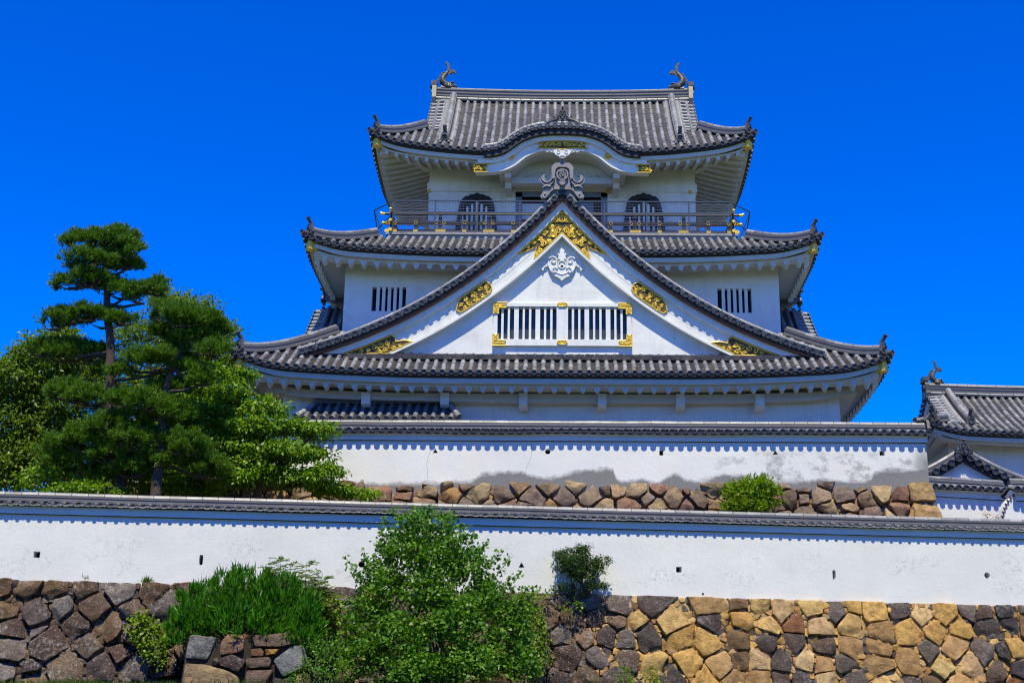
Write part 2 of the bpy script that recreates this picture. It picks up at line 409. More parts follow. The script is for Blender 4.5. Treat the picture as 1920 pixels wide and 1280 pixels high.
def offset_curve(pts, d):
    """pts [(x,z)] from the apex outward; offset inward-down, clipped at the centre line"""
    n = len(pts); out = []
    for i, (x, z) in enumerate(pts):
        a = pts[max(i-1, 0)]; b = pts[min(i+1, n-1)]; tx, tz = b[0]-a[0], b[1]-a[1]; L = math.hypot(tx, tz)
        out.append((x + tz/L*d, z - tx/L*d))
    res = []
    for i in range(n):
        if out[i][0] >= 0: res.append(out[i])
        elif i+1 < n and out[i+1][0] > 0:
            f = -out[i][0]/(out[i+1][0]-out[i][0]); res.append((0, out[i][1] + f*(out[i+1][1]-out[i][1])))
    return res
def resample(c, n, f0=0.0, f1=1.0):
    L = [0]
    for i in range(1, len(c)): L.append(L[-1] + math.hypot(c[i][0]-c[i-1][0], c[i][1]-c[i-1][1]))
    fs = np.linspace(f0*L[-1], f1*L[-1], n)
    return list(zip(np.interp(fs, L, [p[0] for p in c]).tolist(), np.interp(fs, L, [p[1] for p in c]).tolist()))
def clipz(c, zmin):
    out = []
    for i, p in enumerate(c):
        if p[1] >= zmin: out.append(p)
        else:
            if out: q = out[-1]; f = (q[1]-zmin)/(q[1]-p[1]); out.append((q[0]+f*(p[0]-q[0]), zmin))
            break
    return out
def band(mb, pts, d0, d1, yf, yb, cx=0.0, zmin=-1e9, mi=0, n=50, sides=(-1, 1), f0=0, f1=1):
    """board following a gable curve between two offsets; front at yf, back at yb"""
    a = resample(clipz(offset_curve(pts, d0), zmin), n, f0, f1); b = resample(clipz(offset_curve(pts, d1), zmin), n, f0, f1)
    for sg in sides:
        rows = [[(cx+sg*p[0], yb, p[1]) , (cx+sg*p[0], yf, p[1]), (cx+sg*q[0], yf, q[1]), (cx+sg*q[0], yb, q[1])] for p, q in zip(a, b)]
        mb.grid(rows, mi, True)
        k = len(mb.v); mb.f += [(k-4, k-3, k-2, k-1), (k-4*n, k-4*n+1, k-4*n+2, k-4*n+3)]; mb.m += [mi, mi]

def wall_panel(mb, o, a, n, w0, w1, h0, h1, holes=(), polys=(), depth=.25, mi=0, mi_in=1, zfun=None):
    """vertical wall face on origin o, along a, outward normal n, with rectangular holes and small loopholes, each with reveals and a dark back"""
    o, a, n = Vector(o), Vector(a), Vector(n)
    P = lambda x, z, d=0: o + a*x + Z3*z - n*d
    cells = list(holes) + [(c[0]-c[2]*1.3, c[0]+c[2]*1.3, c[1]-c[2]*1.3, c[1]+c[2]*1.3) for c in polys]
    xs = sorted({w0, w1, *[v for c in cells for v in c[:2]], *np.linspace(w0, w1, 14).tolist()}); zs = sorted({h0, h1, *[v for c in cells for v in c[2:4]]})
    for i in range(len(xs)-1):
        for j in range(len(zs)-1):
            xm, zm = (xs[i]+xs[i+1])/2, (zs[j]+zs[j+1])/2
            if any(c[0] < xm < c[1] and c[2] < zm < c[3] for c in cells): continue
            mb.add([P(xs[i], zs[j]), P(xs[i+1], zs[j]), P(xs[i+1], zs[j+1]), P(xs[i], zs[j+1])], [(0,1,2,3)], mi)
    for c in holes:
        q = [(c[0],c[2]),(c[1],c[2]),(c[1],c[3]),(c[0],c[3])]
        mb.grid([[P(x,z) for x,z in q], [P(x,z,depth) for x,z in q]], mi, True)
        mb.add([P(x,z,depth) for x,z in q], [(0,1,2,3)], mi_in)
    for cx_, cz_, r_, shp in polys:
        angs = sorted([math.pi/4*k for k in (1,3,5,7)] + [2*math.pi*k/24 for k in range(24)])
        inner, outer = [], []
        for t in angs:
            ct, st = math.cos(t), math.sin(t); m = 1.3*r_/max(abs(ct), abs(st)); outer.append((cx_+ct*m, cz_+st*m))
            if shp == 'circle': k = r_
            elif shp == 'square': k = r_*.9/max(abs(ct), abs(st))
            elif shp == 'slot': k = min(r_*.45/max(abs(ct),1e-6), r_*1.25/max(abs(st),1e-6))
            elif shp == 'rect': k = min(r_*.72/max(abs(ct),1e-6), r_*1.05/max(abs(st),1e-6))
            else:      # triangle
                k = 1e9
                for ph in (-math.pi/2, math.pi/6, 5*math.pi/6):
                    d = math.cos(t-ph)
                    if d > 1e-6: k = min(k, r_*.55/d)
            inner.append((cx_+ct*k, cz_+st*k))
        mb.grid([[P(x,z) for x,z in outer], [P(x,z) for x,z in inner], [P(x,z,depth) for x,z in inner]], mi, True)
        mb.add([P(x,z,depth) for x,z in inner], [tuple(range(len(inner)))], mi_in)

def finial(mb, p, d, s=1.0):
    """end tile of a hip or descending ridge: face plate with shoulders, a boss and the upturned round stub; d = outward direction on plan"""
    p, d = Vector(p), Vector(d).normalized(); sd_ = d.cross(Z3).normalized()
    pl = [(-.17,-.12),(-.20,.02),(-.15,.10),(-.14,.24),(-.08,.33),(.08,.33),(.14,.24),(.15,.10),(.20,.02),(.17,-.12)]
    mb.prism([p + sd_*x*s + Z3*z*s for x, z in pl], d*.09*s)
    mb.disc(p + d*.13*s + Z3*.12*s, d, .105*s, .06*s, 12)
    for sg in (-1, 1):
        mb.tube([p + d*.07*s + sd_*sg*.12*s + Z3*-.02*s, p + d*.09*s + sd_*sg*.2*s + Z3*-.06*s, p + d*.09*s + sd_*sg*.25*s + Z3*.0, p + d*.09*s + sd_*sg*.22*s + Z3*.05*s], [.05*s,.05*s,.04*s,.02*s], 6)
    a = p - d*.04*s + Z3*.30*s; b = a + d*.20*s + Z3*.24*s
    mb.tube([a, b], .065*s, 10); mb.disc(b + (b-a).normalized()*.02*s, b-a, .08*s, .04*s, 12)

def crest_end(mb, c, w, h, front=-1):
    """big ridge-end tile over a gable: hooded plate with swirl disc, curling fins at both sides and a round stub on top; faces -Y"""
    c = Vector(c); k = w/1.3
    P = lambda x, z, y=0: c + Vector((x*k, y*k, z*k))
    plate = [(-.28,-.30),(-.33,.05),(-.31,.40),(-.20,.50),(.20,.50),(.31,.40),(.33,.05),(.28,-.30)]
    mb.prism([P(x, z) for x, z in plate], (0, .16*k, 0))
    hood = [(-.33,.02),(-.34,.42),(-.22,.55),(.22,.55),(.34,.42),(.33,.02),(.24,.02),(.21,.34),(.12,.41),(-.12,.41),(-.21,.34),(-.24,.02)]
    mb.prism([P(x, z, -.10) for x, z in hood], (0, .12*k, 0))
    mb.disc(P(0, .17, -.09), (0,-1,0), .19*k, .08*k, 18)
    for a in range(3):
        pts = [P(math.cos(a*2.094+t*2.6)*(.03+.10*t), .17+math.sin(a*2.094+t*2.6)*(.03+.10*t), -.10) for t in [i/7 for i in range(8)]]
        mb.tube(pts, [.035*k*(1-.7*i/7) for i in range(8)], 6)
    mb.tube([P(0,-.12,-.14), P(0,-.12,.1)], .085*k, 10); mb.disc(P(0,-.12,-.15), (0,-1,0), .095*k, .05*k, 12)
    mb.tube([P(0,.48,.10), P(0,.72,-.10)], .085*k, 10); mb.disc(P(0,.74,-.12), (0,-.75,.66), .105*k, .05*k, 14)
    for sg in (-1, 1):
        fin = [(.30,.10),(.38,-.02),(.48,-.03),(.55,.05),(.55,.20),(.62,.17),(.68,.05),(.69,-.10),(.62,-.22),(.60,-.40),(.68,-.52),(.62,-.62),(.52,-.60),(.44,-.50),(.36,-.38),(.26,-.30)]
        mb.prism([P(sg*x, z, .0) for x, z in (fin if sg < 0 else fin[::-1])], (0, .12*k, 0))
        for rr, cz_ in ((.20, .12), (.27, .08)):
            mb.tube([P(sg*(.48 + math.cos(t)*rr*.85), cz_ + math.sin(t)*rr, -.03) for t in np.linspace(-2.9, -.1, 9)], [.035*k*(1-.5*i/8) for i in range(9)], 6)
        mb.tube([P(sg*(.55 + math.cos(t)*.07), -.53 + math.sin(t)*.07, -.03) for t in np.linspace(1.5, 5.8, 8)], .03*k, 6)
        mb.tube([P(sg*x, z, -.03) for x, z in ((.36,-.22),(.50,-.20),(.62,-.26))], [.03*k,.045*k,.02*k], 6)

def scroll(mb, c, ax, az, r, turns=1.3, hand=1, th=.03, a0=0.0):
    """spiral tendril in the plane ax, az"""
    c, ax, az = Vector(c), Vector(ax), Vector(az); n = 14
    pts = []
    for i in range(n):
        f = i/(n-1); a = a0 + hand*f*turns*2*math.pi; q = r*(1 - .82*f)
        pts.append(c + ax*math.cos(a)*q + az*math.sin(a)*q)
    mb.tube(pts, [th*(1 - .45*i/(n-1)) for i in range(n)], 5)
    mb.tube([pts[-1] - ax*.001, pts[-1] + ax*.012], th*.9, 6)

def shachi(name, base, s, face, parent):
    """fish ornament: head down towards the middle of the ridge, body rising, forked tail fin; face = +1 looks to +X"""
    mb = MB(); base = Vector(base)
    k = s/1.18
    P = lambda x, z, y=0: base + Vector((face*x*k, y*k, z*k))
    body = [(.62,.10),(.50,.13),(.34,.13),(.20,.17),(.11,.28),(.10,.40),(.15,.52),(.22,.62),(.27,.70)]
    rad = [.045,.085,.12,.15,.155,.14,.115,.085,.05]
    mb.tube([P(x, z) for x, z in body], [r*k*1.1 for r in rad], 12, flat=.8)
    mb.tube([P(.62,.06), P(.5,.03), P(.3,.02), P(.05,.02)], [.03*k,.06*k,.10*k,.12*k], 8)
    def blade(pts, t=.06, y=0): mb.prism([P(x, z, y - t/2) for x, z in pts], (0, t*k, 0))
    blade([(.18,.58),(.26,.80),(.24,.96),(.16,1.10),(.20,1.09),(.24,1.08),(.28,1.06),(.33,.98),(.36,.86),(.34,.74),(.30,.64)])
    blade([(.24,.62),(.32,.74),(.42,.79),(.52,.77),(.57,.68),(.58,.60),(.52,.66),(.44,.67),(.36,.62),(.30,.54)])
    for i in range(3):
        mb.tube([P(.29+.02*i,.62), P(.36+.02*i,.71-.04*i), P(.46,.745-.045*i), P(.555,.66-.025*i)], [.02*k,.03*k,.028*k,.01*k], 5)
        mb.tube([P(.22+.03*i,.62), P(.27+.025*i,.80), P(.255+.03*i,.95), P(.19+.03*i,1.08-.02*i)], [.02*k,.03*k,.03*k,.01*k], 5)
    for a, b, l in ((.03,.24,.13),(-.02,.36,.12),(.03,.48,.10),(.10,.60,.09)):     # spines along the back
        blade([(a+.06,b-.07),(a-.06-l*.2,b+.0),(a-.04,b+l*.8),(a+.05,b+.05)], .05)
    for yy in (-.13, .13):                                                        # pectoral fins and brows
        for i in range(4):
            mb.tube([P(.24+.05*i,.17, yy), P(.20+.06*i,.06, yy*1.5), P(.30+.06*i,.0, yy*1.5)], [.03*k,.03*k,.012*k], 5)
        mb.tube([P(.36,.22,yy*.7), P(.46,.23,yy*.7), P(.53,.20,yy*.6)], [.02*k,.04*k,.02*k], 6)
    for i in range(5):
        for y in (-1, 1):
            mb.tube([P(.06+.012*i,.24+.09*i, y*.10), P(.16+.012*i,.28+.085*i, y*.14*(1-.1*i))], [.03*k,.02*k], 5)
    return mb.build(name, M['oni'], parent)

def irimoya(par, cx, cy, ze, run, rise, k, gx, qlow, zr, rh, fish, ends, back=(-1, 1), plate='plaster'):
    """upper part of a hip-and-gable roof: gable walls, verges, descending ridges, main ridge, end tiles and fish ornaments"""
    zq = lambda q: ze + rise*prof(q/run, k)
    for sg in ends:
        m = MB(); qs = np.linspace(qlow-.12, run, 12); xg = cx + sg*(gx-.3)
        pts = [(xg, cy-run+q, zq(q)-.05) for q in qs]; pts2 = [(xg, cy+run-q, z) for q, (_, _, z) in zip(qs[::-1], pts[::-1])]
        m.prism(pts + pts2, (-sg*.1, 0, 0)); m.build("side_gable_wall", M[plate], par, smooth=False)
        for sy in back:
            m = MB(); me = MB()
            for q in np.arange(qlow, run-.1, .185):
                y = cy + sy*(run-q); pa, pb = Vector((cx+sg*(gx-.42), y, zq(q)+.07)), Vector((cx+sg*(gx+.10), y, zq(q)+.04))
                m.tube([pa, pb - X3*sg*.05], .078, 10); me.disc(pb + X3*sg*.015, X3*sg, .088, .04, 12)
            m.tube([(cx+sg*(gx-.46), cy+sy*(run-q), zq(q)+.07) for q in np.linspace(qlow-.2, run-.05, 14)], .075, 10)
            m.build("verge_tiles", M['round'], par); me.build("verge_end_tiles", M['end'], par)
        for sy in back:
            m = MB(); pr = [(cx+sg*(gx-.02), cy+sy*(run-q), zq(q)-.06) for q in qs]
            for i in range(len(pr)-1):
                a, b = Vector(pr[i]), Vector(pr[i+1]); m.prism([a, b, b-Z3*.34, a-Z3*.34], (-sg*.08, 0, 0))
            m.build("bargeboard", M['plaster'], par, smooth=False)
            m = MB(); xd = cx + sg*(gx-.72)
            P_ = [Vector((xd, cy+sy*(run-q), zq(q)+.03)) for q in np.linspace(.62, run-.1, 16)]
            ridge(m, P_, .26, .26, .085, 3)
            for dx in (-.2, .2): m.tube([p + X3*dx + Z3*.07 for p in P_], .07, 8, 1)
            m.build("descending_ridge", [M['noshi'], M['cap']], par)
            m = MB(); finial(m, P_[0] + Vector((0, sy*.04, .03)), (0, sy, 0), 1.0); m.build("ridge_end_tile", M['oni'], par)
    m = MB(); L_ = gx - .06
    pts = [Vector((cx+x, cy, zr - .10*(1-(abs(x)/L_)**2))) for x in np.linspace(-L_, L_, 25)]
    ridge(m, pts, .42, rh, .10, 7)
    for i in range(24):
        for sy in (-1, 1): m.tube([pts[i] + Y3*sy*.24 + X3*.01, pts[i+1] + Y3*sy*.24 - X3*.01], .06, 8, 1)
    m.build("main_ridge", [M['noshi'], M['cap']], par)
    for sg in ends:
        m = MB(); xe = cx + sg*L_
        pl = [(-.30,-.25),(-.34,.0),(-.26,.12),(-.26,.45),(-.17,.60),(.17,.60),(.26,.45),(.26,.12),(.34,0),(.30,-.25)]
        m.prism([(xe, cy+y, zr+z*rh/.46) for y, z in pl], (sg*.16, 0, 0)); m.disc((xe+sg*.2, cy, zr+.3*rh/.46), (sg,0,0), .15, .06)
        m.box(min(xe, xe+sg*.2), max(xe, xe+sg*.2), cy-.2, cy+.2, zr+rh+.14, zr+rh+.30); m.tube([(xe+sg*.02, cy, zr+rh+.04), (xe+sg*.22, cy, zr+rh+.16)], .11, 10)
        m.build("ridge_end_tile", M['oni'], par)
        if fish: shachi("fish_ornament", (cx+sg*(L_-.10), cy, zr+rh+.04), fish, -sg, par)
# ------------------------------------------------------------------ the castle keep
CX, CYc, ZB = 0.05, 42.6, 5.9
keep = thing("castle_keep", "white three-tiered castle keep with grey tiled roofs, a broad front gable and gold fittings", "castle", (CX, CYc, ZB))

def lift_fn(A1, c1, A2, c2):
    return lambda c: A1*max(0, 1-c/c1)**2 + A2*max(0, 1-c/c2)**2
def hip_sides(cx, cy, ex, ey, ze, qin, rise, k, lift, front_q=None, skipf=None):
    """four slopes of a hipped skirt; front_q(x) may override how far up the front and back slopes run"""
    def zf_for(E):
        return lambda x, q: rise*prof(max(q, -.2)/qin, k) + lift(max(0, min(E-abs(x), 99)))*max(0.0, 1 - max(0,q)/(qin*1.6))
    out = []
    for (o, a, b, E, fr) in (((cx, cy-ey, ze), X3, Y3, ex, True), ((cx, cy+ey, ze), -X3, -Y3, ex, True), ((cx+ex, cy, ze), Y3, -X3, ey, False), ((cx-ex, cy, ze), -Y3, X3, ey, False)):
        qm = front_q if (fr and front_q) else (lambda x, E=E: min(qin, E-abs(x)))
        out.append(RoofSide(o, a, b, E, zf_for(E), qm, skipf if (fr and o[1] < cy) else None))
    return out
def roof_tier(name, sides, hips_q, parent, wood=True, fas=(.22, .16), raf=None, gold_tip=True, label=None, cx=CX, cy=CYc, ex=0, ey=0, finials=True, wallq=1.2, back=True, qstart=None):
    mr, mp, me = MB(), MB(), MB()
    for i, sd_ in enumerate(sides): sd_.tiles(mr, mp, me, qstart=qstart if i == 0 else None)
    roof = mp.build(name, M['pan'], parent, smooth=False)
    if label: roof['label'] = label
    mr.build("round_tiles", M['round'], roof); me.build("eave_end_tiles", M['end'], roof)
    mb = MB()
    for sd_ in sides:
        rng = [(-sd_.E, sd_.E)]
        if sd_.skip(0): g = max(x/100 for x in range(0, 600) if sd_.skip(x/100)); rng = [(-sd_.E, -g), (g, sd_.E)]
        for a, b in rng: sd_.sweep(mb, [(.0,-.03),(.0,-.13),(.14,-.19),(.20,-.19),(.20,-.03)], 0, a, b)
    mb.build("eave_board", M['black'], roof, smooth=False)
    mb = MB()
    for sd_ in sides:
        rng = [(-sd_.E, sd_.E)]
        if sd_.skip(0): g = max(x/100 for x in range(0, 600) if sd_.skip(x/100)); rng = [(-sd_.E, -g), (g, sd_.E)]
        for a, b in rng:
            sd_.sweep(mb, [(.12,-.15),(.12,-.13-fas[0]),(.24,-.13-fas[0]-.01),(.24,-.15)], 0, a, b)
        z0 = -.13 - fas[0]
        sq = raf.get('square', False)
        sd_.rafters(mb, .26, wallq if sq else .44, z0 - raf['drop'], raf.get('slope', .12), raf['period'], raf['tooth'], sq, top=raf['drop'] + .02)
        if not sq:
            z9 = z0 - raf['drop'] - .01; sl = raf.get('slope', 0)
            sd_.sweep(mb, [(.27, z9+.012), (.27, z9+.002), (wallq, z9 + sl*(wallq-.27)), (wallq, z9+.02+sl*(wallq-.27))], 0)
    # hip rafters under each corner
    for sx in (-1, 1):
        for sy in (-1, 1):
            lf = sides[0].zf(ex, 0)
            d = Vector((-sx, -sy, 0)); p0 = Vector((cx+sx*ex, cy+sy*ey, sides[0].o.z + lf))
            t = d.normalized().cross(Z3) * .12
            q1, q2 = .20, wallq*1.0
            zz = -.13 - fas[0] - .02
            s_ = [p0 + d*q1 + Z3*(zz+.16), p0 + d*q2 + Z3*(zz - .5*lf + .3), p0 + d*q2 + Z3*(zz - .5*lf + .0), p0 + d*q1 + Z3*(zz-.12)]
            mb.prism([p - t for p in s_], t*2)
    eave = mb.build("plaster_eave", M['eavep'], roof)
    if gold_tip:
        for sx in (-1, 1):
            for sy in ((-1, 1) if back else (-1,)):
                g = MB(); lf = sides[0].zf(ex, 0); d = Vector((-sx, -sy, 0)); p0 = Vector((cx+sx*ex, cy+sy*ey, sides[0].o.z + lf)) + d*.13
                zz = -.13 - fas[0] - .02; t = d.normalized().cross(Z3)*.145; q = d*.14
                s_ = [p0 + Z3*(zz+.19), p0 + q + Z3*(zz+.18), p0 + q + Z3*(zz-.14), p0 + Z3*(zz-.15)]
                g.prism([p - t for p in s_], t*2)
                for zk in (-.12, .16): g.tube([p0 - d*.004 - t + Z3*(zz+zk), p0 - d*.004 + t + Z3*(zz+zk)], .014, 5)
                g.build("gold_corner_cap", M['gold'], roof)
    if finials:
        for sx in (-1, 1):
            for sy in ((-1, 1) if back else (-1,)):
                f = sides[0]; m2 = MB()
                pts = []
                for i in range(15):
                    q = .16 + (hips_q - .16)*i/14
                    pts.append(Vector((cx + sx*(ex-q), cy + sy*(ey-q), f.o.z + f.zf(ex-q, q) + .02)))
                ridge(m2, pts, .24, .22, .085, 3)
                h = m2.build("hip_ridge", [M['noshi'], M['round']], roof)
                m3 = MB(); dd = Vector((sx, sy, 0))
                finial(m3, pts[0] + dd.normalized()*-.02 + Z3*.06, dd, .95)
                p = Vector((cx+sx*(ex+.06), cy+sy*(ey+.06), f.o.z + f.zf(ex, 0) + .03)); q = p - dd*.3 + Z3*.0
                m3.tube([q, p], .085, 12); m3.disc(p + dd*.015, dd, .10, .05, 14)
                m3.build("ridge_end_tile", M['oni'], roof)
    return roof

# --- walls of the three storeys
W1Y, W2Y, W3Y = 36.95, 38.55, 40.7
def storey(hx, yf, yb, z0, z1, holes, name, label=None):
    mb = MB()
    wall_panel(mb, (CX, yf, 0), X3, -Y3, -hx, hx, z0, z1, holes)
    wall_panel(mb, (CX, yb, 0), -X3, Y3, -hx, hx, z0, z1)
    wall_panel(mb, (CX+hx, (yf+yb)/2, 0), Y3, X3, -(yb-yf)/2, (yb-yf)/2, z0, z1)
    wall_panel(mb, (CX-hx, (yf+yb)/2, 0), -Y3, -X3, -(yb-yf)/2, (yb-yf)/2, z0, z1)
    mb.box(CX-hx, CX+hx, yf+.3, yb, z1-.02, z1)
    o = mb.build(name, [M['plaster'], M['dark']], keep, smooth=False)
    if label: o['label'] = label
    return o
storey(8.43, W1Y, 2*CYc-W1Y, ZB-1, 9.45, [], "storey_wall")
zwa, zwb = U(697, 583, W2Y).z, U(697, 538, W2Y).z
lw = (U(697,560,W2Y).x - CX, U(761,560,W2Y).x - CX)
w2 = storey(7.05, W2Y, 2*CYc-W2Y, 10.5, 14.0, [(lw[0], lw[1], zwa, zwb), (-lw[1], -lw[0], zwa, zwb)], "storey_wall")
for sg in (-1, 1):
    mb = MB(); a, b = (lw[0], lw[1]) if sg < 0 else (-lw[1], -lw[0])
    for i in range(5):
        x = CX + a + (b-a)*(i+1)/6 + .01
        mb.box(x-.05, x+.05, W2Y+.02, W2Y+.12, zwa, zwb)
    mb.build("window_bars", M['plaster'], w2, smooth=False)
w3 = storey(4.67, W3Y, 2*CYc-W3Y, 15.0, 18.95, [(-1.45, 1.45, 15.4, 17.2)], "storey_wall")

# --- lower roof
L1 = lift_fn(.30, 6.5, .28, 1.6)
s1 = hip_sides(CX, CYc, 9.72, CYc-35.7, 9.55, 2.7, 1.95, .12, L1)
r1 = roof_tier("lower_roof", s1, 2.6, keep, raf=dict(drop=.07, period=.425, tooth=.16, slope=.0), fas=(.20, .16), ex=9.72, ey=CYc-35.7, wallq=1.3)
# beam below the eave with its bracket blocks
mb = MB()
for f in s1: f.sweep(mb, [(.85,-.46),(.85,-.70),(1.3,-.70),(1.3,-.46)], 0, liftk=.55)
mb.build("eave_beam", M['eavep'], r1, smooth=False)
for u in (686, 834, 981, 1129, 1276, 1425):
    p = U(u, 742, 36.45); m = MB()
    z1_ = 9.55 - .60
    m.box(p.x-.13, p.x+.13, 36.42, 37.0, z1_-.22, z1_+.13); m.prism([(p.x-.13,36.42,z1_-.22),(p.x-.13,37.0,z1_-.22),(p.x-.13,37.0,z1_-.32),(p.x-.13,36.55,z1_-.30)], (.26,0,0))
    m.build("bracket_block", M['plaster'], r1, smooth=False)

# --- middle roof
L2 = lift_fn(.28, 5.5, .26, 1.5)
s2 = hip_sides(CX, CYc, 8.22, CYc-37.4, 13.98, 2.1, 1.22, .15, L2)
r2 = roof_tier("middle_roof", s2, 2.05, keep, raf=dict(drop=.07, period=.42, tooth=.16, slope=.04), fas=(.20, .16), ex=8.22, ey=CYc-37.4, wallq=1.15)

# --- top roof: hip-and-gable with a cusped front gable
TE, TEY, TGX = 6.52, 3.6, 4.78
L3 = lift_fn(.50, 4.5, .16, 1.2)
RISE3 = 3.75
def topq(x): return min(3.6, 99 if abs(x) <= TGX else TE - abs(x))
KS = [(0,.86),(.4,.85),(.62,.835),(.86,.80),(1.13,.725),(1.4,.61),(1.62,.48),(1.82,.31),(2.05,.13),(2.3,.03),(2.6,0),(9,0)]
_ks = np.interp(np.linspace(0, 3.2, 321), [p[0] for p in KS], [p[1] for p in KS]); _ks = np.convolve(np.pad(_ks, 14, 'edge'), np.ones(29)/29, 'valid')
def kara(x): return float(np.interp(abs(x), np.linspace(0, 3.2, 321), _ks))
s3 = hip_sides(CX, CYc, TE, TEY, 18.22, 3.6, RISE3, .30, L3, front_q=topq, skipf=lambda x: abs(x) < 2.42)
for f in s3[2:]: f.qmax = (lambda x, E=TEY: min(TE-TGX+.1, E-abs(x)))
r3 = roof_tier("top_roof", s3, 1.70, keep, raf=dict(drop=.05, period=.345, tooth=.115, slope=.30, square=True), fas=(.19, .14), ex=TE, ey=TEY, wallq=1.85, qstart=lambda x: max(-.04, kara(x)/.75 - .14) if abs(x) < 2.42 else -.04)
fs = s3[0]
irimoya(r3, CX, CYc, 18.22, TEY, RISE3, .30, TGX, 1.72, 21.88, .46, 1.22, (-1, 1))

# cusped (undulating) gable in the middle of the front eave
kx = np.linspace(-2.75, 2.75, 67)
m = MB(); rows = []
for x in kx:
    z = 18.22 + kara(x); row = []
    for q in (-.10, .1, .4, .8, 1.3): row.append((CX+x, 39.0+q, z + .075 + .10*max(0,q)))
    rows.append(row)
m.grid(rows); m.grid([[(a[0], a[1], a[2]) for a in r[:1]] + [(r[0][0], r[0][1], r[0][2]-.07)] for r in rows])
kg = m.build("cusped_gable", M['cap'], r3)
kg.parent = keep
m = MB(); me = MB()
ln = [0]
for i in range(1, len(kx)): ln.append(ln[-1] + math.hypot(kx[i]-kx[i-1], kara(kx[i])-kara(kx[i-1])))
nd_ = 23
for i in range(nd_):
    x = float(np.interp(ln[-1]*(i+.5)/nd_, ln, kx)); z = 18.22 + kara(x) - .0
    m.tube([(CX+x, 38.95, z), (CX+x, 39.6, z+.03)], .076, 10); me.disc((CX+x, 38.885, z), (0,-1,0), .088, .05, 14)
    xb = float(np.interp(ln[-1]*(i+1)/nd_, ln, kx)); xm = float(np.interp(ln[-1]*(i+1)/nd_, ln, kx))
    me.box(CX+xb-.07, CX+xb+.07, 38.92, 39.02, 18.22+kara(xb)-.09, 18.22+kara(xb)+.01)
m.build("round_tiles", M['round'], kg); me.build("verge_end_tiles", M['end'], kg)
m = MB(); fr = np.linspace(.02, .98, 39)
for i in range(38):
    row = []
    for f in np.linspace(fr[i], fr[i+1]-.0025, 3):
        x = float(np.interp(ln[-1]*f, ln, kx)); row.append((CX+x, 39.0, 18.22+kara(x)+.135))
    m.tube(row, [.085, .083, .081], 10)
m.build("verge_cap_tiles", M['cap'], kg)
# its boards: dark gap, upper moulding, broad white bargeboard, vault behind
def kcurve(off):
    out = []
    for x in np.linspace(-3.1, 3.1, 85):
        dz = (kara(x+.02)-kara(x-.02))/.04; L = math.hypot(1, dz)
        out.append((x + dz/L*off*.55, 18.22 + kara(x) - off))
    return out
def kband(mb, o0, o1, yf, yb, xmax=3.05, o1f=None):
    a, b = kcurve(o0), kcurve(o1)
    rows = [[(CX+p[0], yb, p[1]), (CX+p[0], yf, p[1]), (CX+q[0], yf, q[1]), (CX+q[0], yb, q[1])] for p, q in zip(a, b) if abs(p[0]) <= xmax and abs(q[0]) <= xmax]
    mb.grid(rows, 0, True); k = len(mb.v); n = len(rows)
    mb.f += [(k-4,k-3,k-2,k-1),(k-4*n,k-4*n+1,k-4*n+2,k-4*n+3)]; mb.m += [0,0]
m = MB(); kband(m, .08, .26, 38.97, 39.6, 2.7); m.build("dark_board", M['black'], kg)
m = MB(); kband(m, .24, .43, 39.14, 39.5, 2.95); kband(m, .42, .74, 39.25, 39.45, 3.02); kband(m, .70, .755, 39.215, 39.47, 3.0)
m.build("bargeboard", M['plaster'], kg)
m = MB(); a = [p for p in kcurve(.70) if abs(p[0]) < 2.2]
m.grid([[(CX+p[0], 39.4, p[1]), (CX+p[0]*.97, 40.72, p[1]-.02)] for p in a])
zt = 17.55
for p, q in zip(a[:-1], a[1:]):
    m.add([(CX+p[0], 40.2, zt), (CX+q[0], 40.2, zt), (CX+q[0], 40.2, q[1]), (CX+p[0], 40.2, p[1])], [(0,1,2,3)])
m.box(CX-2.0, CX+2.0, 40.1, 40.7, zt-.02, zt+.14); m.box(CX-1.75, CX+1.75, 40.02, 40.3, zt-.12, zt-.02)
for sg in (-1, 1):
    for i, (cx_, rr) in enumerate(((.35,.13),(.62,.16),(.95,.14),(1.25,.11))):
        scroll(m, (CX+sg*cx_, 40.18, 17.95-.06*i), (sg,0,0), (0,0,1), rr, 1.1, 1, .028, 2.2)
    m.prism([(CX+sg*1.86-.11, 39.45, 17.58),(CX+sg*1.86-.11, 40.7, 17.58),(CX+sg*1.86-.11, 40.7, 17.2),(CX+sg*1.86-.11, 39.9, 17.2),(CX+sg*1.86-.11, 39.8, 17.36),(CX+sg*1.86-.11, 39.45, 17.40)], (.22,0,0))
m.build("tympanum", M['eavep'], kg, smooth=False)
# gold plates, bosses and pendant of the cusped gable
def gold_plate(poly, y, scr, name, parent, base='lacquer', th=.022):
    """flat dark plate edged in gold with scrollwork; poly [(x,z)] world, scr [(x,z,r,hand)]"""
    mb = MB(); mb.prism([(x, y, z) for x, z in poly], (0, .03, 0), 0)
    n0 = len(mb.m); n = len(poly)
    for i in range(n):
        a, b = poly[i], poly[(i+1) % n]; mb.tube([(a[0], y-.005, a[1]), (b[0], y-.005, b[1])], th*.85, 6, 1)
    nb = len(mb.m)
    for x, z, r, h in scr:
        scroll(mb, (x, y-.015, z), (1,0,0), (0,0,1), r*1.0, 1.4, h, th*(.62 + r*1.4), random.random()*6)
        for _ in range(3): scroll(mb, (x+r*random.uniform(-1.2,1.2), y-.01, z+r*random.uniform(-.8,.8)), (1,0,0), (0,0,1), r*random.uniform(.32,.55), 1.1, -h, th*.6, random.random()*6)
    mb.m[nb:] = [1]*(len(mb.m)-nb)
    return mb.build(name, [M[base], M['gold']], parent)
random.seed(4)
zc = 18.22 + .86
